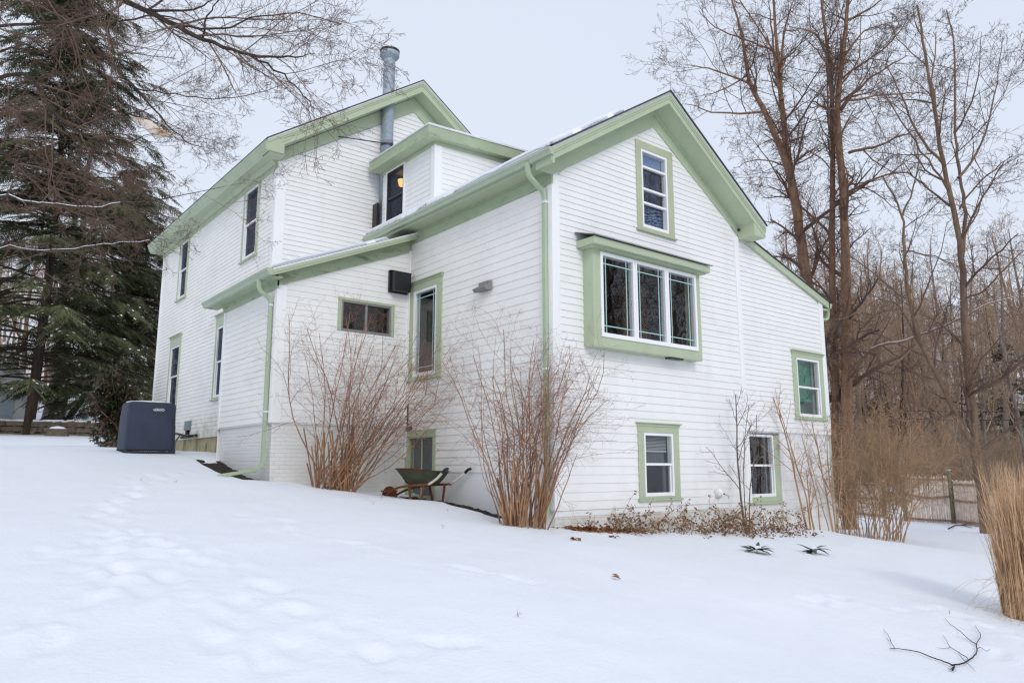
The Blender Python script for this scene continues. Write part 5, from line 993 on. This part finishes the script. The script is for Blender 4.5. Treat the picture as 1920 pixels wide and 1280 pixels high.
for i, (z, w_, d_) in enumerate(rows):
    for k, (x, y) in enumerate(ring):
        th = math.atan2(y, x); wr = .006 * math.sin(th * 9 + z * 7) + .004 * math.sin(th * 17 - z * 12) if 0 < i < 6 else 0; s = 1 + wr; dz_ = .012 * math.sin(th * 5 + 1) if i < 6 else 0
        V.append((x * w_ * s, y * d_ * s, z + dz_))
b.add(V, [(i * n + k, i * n + (k + 1) % n, (i + 1) * n + (k + 1) % n, (i + 1) * n + k) for i in range(len(rows) - 1) for k in range(n)] + [tuple(range((len(rows) - 1) * n, len(rows) * n))])
b.build('cover', M['cover'], ac, smooth=True)
b = MB(); b.box(-.47, .47, -.44, .44, -.25, .02)
for k in range(24): x = -.475 + .95 * k / 23; b.box(x - .008, x + .008, -.455, -.44, -.1, .07)
for k in range(16): y = -.44 + .88 * k / 15; b.box(-.485, -.47, y - .008, y + .008, -.1, .07)
b.build('base_grille', M['dark_metal'], ac)
b = MB(); b.lathe([(.44, 0), (.43, .02), (.30, .035), (.02, .045)], 28, (0, 0, 1.062)); sn = b.build('snow', M['snow'], ac, smooth=True); sn.scale = (1.03, .96, 1)
def word(txt, size, name, m, parent, loc, rot, ext=.002, shear=0., bold=0.):
    cu = bpy.data.curves.new(name, 'FONT'); cu.body = txt; cu.size = size; cu.extrude = ext; cu.align_x = 'CENTER'; cu.align_y = 'CENTER'; cu.shear = shear; cu.offset = bold
    o = bpy.data.objects.new(name, cu); C.objects.link(o); dg = bpy.context.evaluated_depsgraph_get(); me = bpy.data.meshes.new_from_object(o.evaluated_get(dg)); bpy.data.objects.remove(o); me.materials.clear(); me.materials.append(m)
    o = bpy.data.objects.new(name, me); C.objects.link(o); o.parent = parent; o.location = loc; o.rotation_euler = rot; return o
M['logo'] = mat('white_print', (.8, .82, .84), .5, .02)
word('LENNOX', .045, 'lettering', M['logo'], ac, (.075, -.458, .90), (PI / 2 + .05, 0, 0), .003, .2, .0012)
b = MB()                                          # the oval that closes the mark
for k in range(20):
    a0, a1 = [(-.5 * PI + PI * kk / 20) for kk in (k, k + 1)]
    P = lambda r, a: (.165 + r * 1.25 * math.cos(a), -.4605, .90 + r * math.sin(a) * .9)
    b.quad(P(.024, a0), P(.024, a1), P(.033, a1), P(.033, a0))
b.box(.02, .165, -.4605, -.458, .927, .9305); b.box(.0, .165, -.4605, -.458, .8695, .873); b.build('logo_oval', M['logo'], ac)
b = MB(); b.box(-.4735, -.468, -.22, -.14, .88, .92); b.build('logo_patch', M['logo'], ac)
t = TB(); t.add(smooth_path([(.48, -.1, .80), (.56, 0, .55), (.70, .6, .25), (1.0, 1.6, .28), (1.35, 2.45, .50)], 5), [.02] * 21, 8); t.add(smooth_path([(.46, .1, .46), (.9, 1.0, .46), (1.5, 2.2, .45)], 4), [.03] * 9, 8); t.build('refrigerant_hose', M['black'], ac)
b = MB(); b.box(.49, .60, -.06, .10, -.1, .28); b.build('disconnect_box', M['boxgrey'], ac, bevel=.01)

# ------------------------------------------------------------------ wheelbarrow
M['barrow_green'] = mat('worn_green_enamel', (.05, .062, .028), .6, .3, 5, spec=.45, stain=[((.12, .05, .022), 5, .55, .65, (1, 1, 1), .8)])
M['rust'] = mat('rust', (.13, .045, .022), .85, .4, 7, .002, 40, spec=.2)
M['rust_wood'] = mat('rust_orange_paint', (.18, .07, .03), .75, .35, 8, spec=.3, stain=[((.12, .05, .03), 6, .5, .65, (1, 1, 1), .8)])
M['handle_white'] = mat('worn_white_handle', (.66, .62, .55), .6, .15, 8)
wx, wy = -.62, 2.98; wz = gz(wx, wy) - .09
wb = empty('wheelbarrow', (wx, wy, wz), 'old rusty green wheelbarrow parked against the brick foundation', 'wheelbarrow', rz=math.radians(14))
V = []; F = []; prof = [(.0, 0.), (.27, .0), (.33, .03), (.42, .13), (.50, .25), (.515, .262), (.53, .255)]
def traying(sc_in=1.):
    out = []
    for r, z in prof:
        for x, y in rrect(1, 1, .34, 7): k = r * sc_in; out.append((x * k * 1.25, y * k * 1.95 + (.05 * z if y > 0 else 0) + (z * .25 if y > 0 else -z * .1), .36 + z + (.10 * max(0, y) if z > .1 else 0)))
    return out
n = len(rrect(1, 1, .34, 7)); b = MB(); b.add(traying(), [(i * n + k, i * n + (k + 1) % n, (i + 1) * n + (k + 1) % n, (i + 1) * n + k) for i in range(len(prof) - 1) for k in range(n)]); b.build('tray', M['barrow_green'], wb, smooth=True)
b = MB(); v2 = [(x * .985, y * .985, z + .012) for x, y, z in traying()]; b.add(v2[:5 * n], [(i * n + k, (i + 1) * n + k, (i + 1) * n + (k + 1) % n, i * n + (k + 1) % n) for i in range(4) for k in range(n)]); b.build('tray_lining', M['rust'], wb, smooth=True)
for s in (-1, 1):
    t = MB(); t.tube(smooth_path([(s * .12, .92, .12), (s * .20, .55, .28), (s * .26, .1, .35), (s * .29, -.45, .38)], 4), .022, 8); t.build('frame_rail', M['rust_wood'], wb, smooth=True)
    t = MB(); t.tube(smooth_path([(s * .29, -.42, .38), (s * .30, -.62, .48), (s * .31, -.78, .60)], 4), .024, 8); h = t.build('handle', M['handle_white'], wb, smooth=True)
    t = MB(); t.tube([(s * .31, -.77, .59), (s * .312, -.84, .645), (s * .314, -.90, .66)], .028, 8); t.build('grip', M['black'], h, smooth=True)
    for y0, y1 in ((-.30, -.22), (.10, -.02)):
        t = MB(); t.sweep([(s * .27, y0, .37), (s * .285, (y0 + y1) / 2, .15), (s * .29, y1, -.06)], (1, 0, 0), .035, .03); t.build('leg', M['rust_wood'], wb)
t = MB(); t.sweep([(-.29, -.2, .06), (.29, -.2, .06)], (0, 1, 0), .03, .025); t.build('brace', M['rust_wood'], wb)
b = MB(); b.lathe([(.06, -.04), (.17, -.045), (.195, -.02), (.2, 0), (.195, .02), (.17, .045), (.06, .04)], 28); wh = b.build('wheel', M['rust'], wb, smooth=True); wh.rotation_euler = (0, PI / 2, 0); wh.location = (0, .88, .13)
t = MB(); t.box(-.14, .14, .80, .98, .22, .25); t.build('axle_bracket', M['rust_wood'], wb)
# ------------------------------------------------------------------ stockade fence
M['fence'] = mat('weathered_grey_fence_wood', (.76, .63, .53), .9, .25, 5, .004, 30, spec=.1, stain=[((.34, .24, .17), 2.5, .5, .7, (3, 3, .4), .6), ((.68, .6, .54), 5, .6, .75, (3, 3, .3), .6)])
M['fence_rail'] = mat('brown_fence_rail', (.34, .22, .15), .9, .3, 6, spec=.1)
M['post'] = mat('greenish_weathered_post', (.20, .19, .12), .9, .25, 6, spec=.1)
fn = empty('stockade_fence', (23.7, 3.3, gz(23.7, 3.3)), 'sagging weathered wooden stockade fence beyond the yard on the right', 'fence'); f0 = np.array(fn.location)
R = random.Random(17)
def panel(p, q, h, sag=0., name='panel'):
    p = np.array(p, float); q = np.array(q, float); L = np.hypot(*(q - p)[:2]); d = (q - p) / L; nrm = np.array([-d[1], d[0], 0]); nrm = nrm / np.linalg.norm(nrm); k = int(L / .085); b = MB()
    for i in range(k):
        a = p + d * L * (i + .5) / k - f0; hh = h + R.uniform(-.05, .04) - sag * math.sin(PI * i / k); w = .036; e = d * w; t_ = nrm * (.014 + R.uniform(0, .01)); z0 = R.uniform(-.1, .02); lean = d * R.gauss(0, .015)
        b.slab([tuple(a - e + [0, 0, z0]), tuple(a + e + [0, 0, z0]), tuple(a + e + lean + [0, 0, hh - .08]), tuple(a + lean + [0, 0, hh]), tuple(a - e + lean + [0, 0, hh - .08])], tuple(t_))
    o = b.build(name, M['fence'], fn)
    for zz in (.12, h * .52, h * .9):
        b = MB(); a = p - f0 - nrm * .035; c = q - f0 - nrm * .035; b.sweep([tuple(a + [0, 0, zz + R.gauss(0, .03)]), tuple((a + c) / 2 + [0, 0, zz - sag * .6]), tuple(c + [0, 0, zz + R.gauss(0, .03)])], tuple(nrm), .04, .075); b.build('rail', M['fence_rail'], o)
def fpt(u, t): p = pt(u, 960, t); return (p[0], p[1], gz(p[0], p[1]))
def post(u, t, h, r=.075):
    p = np.array(fpt(u, t)) - f0; b = MB(); b.tube([(p[0], p[1], -.3 + p[2]), (p[0] + .02, p[1], p[2] + h * .5), (p[0], p[1], p[2] + h)], r, 8); o = b.build('post', M['post'], fn); b = MB(); b.lathe([(r * 1.05, 0), (r * .9, .03), (.01, .05)], 10, (p[0], p[1], p[2] + h)); b.build('snow', M['snow'], o, smooth=True)
post(1786, 29, 2.0); post(1697, 30, 1.75); panel(fpt(1700, 30), fpt(1783, 29), 1.85, .06); panel(fpt(1790, 29), fpt(1846, 26.5), 1.65, .04); post(1660, 31, 1.5); panel(fpt(1560, 33), fpt(1658, 31), 1.5, .05)
post(1925, 27, 1.4); panel(fpt(1850, 28), fpt(1990, 27), 1.25, .03)
b = MB(); a = np.array(fpt(1668, 31)) - f0; c = np.array(fpt(1692, 30.4)) - f0; b.sweep([tuple(a + [0, 0, 1.35]), tuple(c + [0, 0, 1.38])], (0, 0, 1), .12, .04); b.build('gate_rail', M['fence_rail'], fn)
# ------------------------------------------------------------------ left background: shed, wall, trunks
M['stone'] = mat('tan_fieldstone', (.16, .125, .095), .9, .3, 3, .03, 9, spec=.15, stain=[((.09, .11, .06), 2, .52, .66, (1, 1, 1), .6), ((.13, .095, .07), 5, .5, .7, (1, 1, 1), .7)])
sx = pt(0, 800, 36.); sh_ = empty('shed', (sx[0], sx[1], gz(sx[0], sx[1])), 'white clapboard shed with a snowy roof at the left edge', 'shed', rz=math.radians(-6))
b = MB()
for k in range(15): z = k * .165; b.slab([(-3.2, -.02, z), (1.0, -.02, z), (1.0, .0, z + .165), (-3.2, 0, z + .165)], (0, .01, 0)); b.slab([(1.02, 0, z), (1.02, 4, z), (1.0, 4, z + .165), (1.0, 0, z + .165)], (-.01, 0, 0))
b.slab([(-3.2, 0, 2.45), (1.0, 0, 2.45), (-1.1, 0, 3.85)], (0, .03, 0)); b.box(-3.2, 1.0, .01, 4, -.5, 2.47); b.build('wall', M['siding'], sh_)
b = MB(); b.slab([(1.3, -.25, 2.33), (-1.1, -.25, 3.95), (-1.1, 4.3, 3.95), (1.3, 4.3, 2.33)], (0, 0, .06)); b.slab([(-1.1, -.25, 3.95), (-3.5, -.25, 2.33), (-3.5, 4.3, 2.33), (-1.1, 4.3, 3.95)], (0, 0, .06)); rf = b.build('roof', M['white'], sh_)
b = MB(); b.slab([(1.28, -.22, 2.41), (-1.1, -.22, 4.02), (-1.1, 4.27, 4.02), (1.28, 4.27, 2.41)], (0, 0, .09)); b.slab([(-1.1, -.22, 4.02), (-3.48, -.22, 2.41), (-3.48, 4.27, 2.41), (-1.1, 4.27, 4.02)], (0, 0, .09)); b.build('snow', M['snow'], rf, bevel=.03)
M['door'] = mat('pale_blue_grey_door', (.5, .58, .62), .5, .05); b = MB(); b.box(-.6, .45, -.05, .0, .0, 2.0); b.build('door', M['door'], sh_, bevel=.01); b = MB(); b.box(.90, 1.04, -.045, .02, 0, 2.5); b.build('corner_board', M['white'], sh_)
R = random.Random(8)
def stone_wall(P, h, label):
    P = [np.array(p, float) for p in P]; o0 = P[0]; V = []; F = []; b = MB(); L = [0]
    for a, c in zip(P[:-1], P[1:]): L.append(L[-1] + np.linalg.norm(c - a))
    at = lambda s: next(P[i] + (P[i + 1] - P[i]) * (s - L[i]) / (L[i + 1] - L[i]) for i in range(len(P) - 1) if s <= L[i + 1] + 1e-6)
    root = empty('stone_wall', (o0[0], o0[1], gz(o0[0], o0[1])), label, 'wall'); rl = np.array(root.location)
    z = 0.
    while z < h:
        hh = R.uniform(.16, .28); s = R.uniform(0, .3)
        while s < L[-1] - .2:
            w = R.uniform(.25, .65); a = at(min(s, L[-1])); c = at(min(s + w, L[-1])); g_ = gz(a[0], a[1]); d = (c - a) / (np.linalg.norm(c - a) + 1e-9); nn = np.array([d[1], -d[0]]); q = R.uniform(0, .06)
            v = [(*(p_ + nn * (q + o_)), g_ - .1 + zz) for zz in (z + .01, z + hh - .01) for p_, o_ in ((a + d * .01, .12), (c - d * .01, .12), (c, -.3), (a, -.3))]
            v = [(x - rl[0] + R.gauss(0, .012), y - rl[1] + R.gauss(0, .012), zz - rl[2] + R.gauss(0, .015)) for x, y, zz in v]
            b.add(v, [(0, 3, 2, 1), (4, 5, 6, 7), (0, 1, 5, 4), (1, 2, 6, 5), (2, 3, 7, 6), (3, 0, 4, 7)]); s += w
        z += hh
    b.build('stonework', M['stone'], root, bevel=.03)
    t = MB()
    for s in np.arange(0, L[-1] - .4, .4): a = at(s); c = at(s + .42); g_ = gz(a[0], a[1]); g2 = gz(c[0], c[1]); t.slab([(a[0] - rl[0], a[1] - .15 - rl[1], g_ + h - .08 - rl[2]), (c[0] - rl[0], c[1] - .15 - rl[1], g2 + h - .08 - rl[2]), (c[0] - rl[0], c[1] + .4 - rl[1], g2 + h - .06 - rl[2]), (a[0] - rl[0], a[1] + .4 - rl[1], g_ + h - .06 - rl[2])], (0, 0, .1 + R.uniform(0, .04)))
    t.build('snow', M['snow'], root, bevel=.03); return root
w0, w1, w2, w3 = [pt(u, 810, t) for u, t in ((-60, 35.), (110, 33.5), (215, 31.5), (330, 28.))]
stone_wall([w0[:2], w1[:2], w2[:2], w3[:2]], .62, 'low tan stone retaining wall across the back of the lawn')
p = pt(108, 806, 31.5); b = MB(); b.lathe([(.30, -.2), (.36, .0), (.34, .22), (.2, .34), (.02, .37)], 9); bo = b.build('boulder', M['stone'], None, bevel=.02); bo.location = (p[0], p[1], gz(p[0], p[1])); bo.scale = (1.25, .8, 1); tag(bo, 'tan boulder capped with snow in front of the stone wall', 'boulder'); b = MB(); b.lathe([(.27, .30), (.2, .37), (.02, .42)], 12); b.build('snow', M['snow'], bo, smooth=True)
def big_trunk(u, t, r, H, label, seed, lean=0., m='bark_grey', twin=0):
    R2 = random.Random(seed); p = pt(u, 785, t); o = empty('bare_tree', (p[0], p[1], gz(p[0], p[1])), label, 'tree'); tbs = [TB(), TB()]
    for k in range(twin + 1):
        x = k * r * 1.9; pts = [(x, 0, -.3), (x, 0, .4)] + [(x + lean * z + .12 * math.sin(z * .7 + k), 0, z) for z in np.linspace(1.5, H, 8)]; rad = [r * 1.45, r * 1.12] + list(np.linspace(r, r * .35, 8)); tbs[0].add(pts, rad, 12)
        kids_on(tbs, pts, rad, 5., 0, [(1, 0, 0, 10, .35, 35, 65, 1, .4, 0, 0), (6, .13, .05, 6, .2, 25, 60, .5, .55, .25, 4), (5, .15, .03, 5, .15, 25, 60, .5, .6, .4, 3), (4, .15, 0, 0, .2, 30, 60, .6, .7, .5, 3)], R2, 1)
    tbs[0].build('trunk', M[m], o); tbs[1].build('crown', M['twig'], o); return o
big_trunk(90, 42, .27, 17, 'huge old grey twin trunked tree behind the stone wall', 1, .02, twin=1); big_trunk(128, 41, .16, 12, 'leaning pale thin tree behind the stone wall', 2, .32); big_trunk(28, 45, .15, 13, 'thin brown tree beside the shed', 3, .02, 'bark')
M['rust_red'] = mat('rust_red_paint', (.26, .075, .035), .8, .35, 9, stain=[((.10, .05, .03), 7, .5, .65, (1, 1, 1), .8)])
p = pt(24, 785, 37.); b = MB(); b.lathe([(.16, -.2), (.16, .25), (.19, .27), (.19, .33), (.15, .35), (.14, .62), (.18, .64), (.18, .70), (.12, .82), (.05, .86)], 16); rb = b.build('rusty_hydrant', M['rust_red'], None, bevel=.005); rb.location = (p[0], p[1], gz(p[0], p[1]) + .15); tag(rb, 'rust red hydrant shaped post beside the white shed', 'hydrant'); b = MB(); b.lathe([(.16, .74), (.12, .86), (.02, .92)], 12); b.build('snow', M['snow'], rb, smooth=True)
M['rope'] = mat('pale_violet_rope', (.42, .38, .6), .7, .05); ro = TB(); a = pt(20, 762, 37.); c = pt(84, 763, 41.)
for dz_ in (0, -.24): ro.add([tuple(a + [0, 0, dz_]), tuple((a + c) / 2 + [0, 0, dz_ - .03]), tuple(c + [0, 0, dz_])], [.018] * 3, 4)
tag(ro.build('rope_line', M['rope']), 'pair of pale violet ropes strung between trunks by the shed', 'rope')
wr = TB(); 
for v0, v1 in ((768, 770), (783, 786)): A, B_ = pt(1640, v0, 44.), pt(2000, v1, 40.); wr.add([tuple(A), tuple((A + B_) / 2 - [0, 0, .1]), tuple(B_)], [.02] * 3, 4)
wq = wr.build('overhead_cable', M['black']); tag(wq, 'pair of thin black cables crossing the woods beyond the fence', 'cable')
# ------------------------------------------------------------------ daylight
w = bpy.data.worlds.new('World'); sc.world = w; w.use_nodes = True; N = w.node_tree.nodes; L = w.node_tree.links; bg = N['Background']
EL, AZ = math.radians(32), math.radians(202)      # sun azimuth, clockwise from +Y
sky = N.new('ShaderNodeTexSky'); sky.sky_type = 'NISHITA'; sky.sun_disc = False; sky.sun_elevation = EL; sky.sun_rotation = AZ; sky.air_density = 1; sky.dust_density = 4
hs = N.new('ShaderNodeHueSaturation'); hs.inputs['Saturation'].default_value = .45; L.new(sky.outputs[0], hs.inputs['Color'])
tc = N.new('ShaderNodeTexCoord'); nz = N.new('ShaderNodeTexNoise'); nz.inputs['Scale'].default_value = 1.6; nz.inputs['Detail'].default_value = 3; L.new(tc.outputs['Generated'], nz.inputs['Vector'])
cm = N.new('ShaderNodeMix'); cm.data_type = 'RGBA'; cm.inputs[6].default_value = (8.15, 9.05, 10.7, 1); cm.inputs[7].default_value = (8.7, 9.5, 10.8, 1); L.new(nz.outputs['Fac'], cm.inputs[0])
mx = N.new('ShaderNodeMix'); mx.data_type = 'RGBA'; mx.inputs[0].default_value = .82; L.new(hs.outputs[0], mx.inputs[6]); L.new(cm.outputs[2], mx.inputs[7])
L.new(mx.outputs[2], bg.inputs['Color']); bg.inputs['Strength'].default_value = .1
sd = bpy.data.lights.new('sun', 'SUN'); sd.energy = .85; sd.angle = math.radians(16); sd.color = (1, .96, .9); so = bpy.data.objects.new('sun', sd); C.objects.link(so)
dv_ = Vector((math.sin(AZ) * math.cos(EL), math.cos(AZ) * math.cos(EL), math.sin(EL))); so.rotation_euler = dv_.to_track_quat('Z', 'Y').to_euler()
sc.view_settings.view_transform = 'Standard'; sc.view_settings.look = 'None'; sc.view_settings.exposure = 0; sc.view_settings.gamma = 1
sc.render.engine = 'CYCLES'; sc.cycles.max_bounces = 6; sc.cycles.diffuse_bounces = 4; sc.cycles.glossy_bounces = 3; sc.cycles.transparent_max_bounces = 8; sc.cycles.filter_width = 1.3; sc.cycles.use_denoising = True; sc.cycles.denoiser = 'OPENIMAGEDENOISE'; sc.cycles.denoising_input_passes = 'RGB_ALBEDO_NORMAL'; sc.cycles.denoising_prefilter = 'NONE'; sc.cycles.use_adaptive_sampling = False; sc.cycles.caustics_reflective = False; sc.cycles.caustics_refractive = False
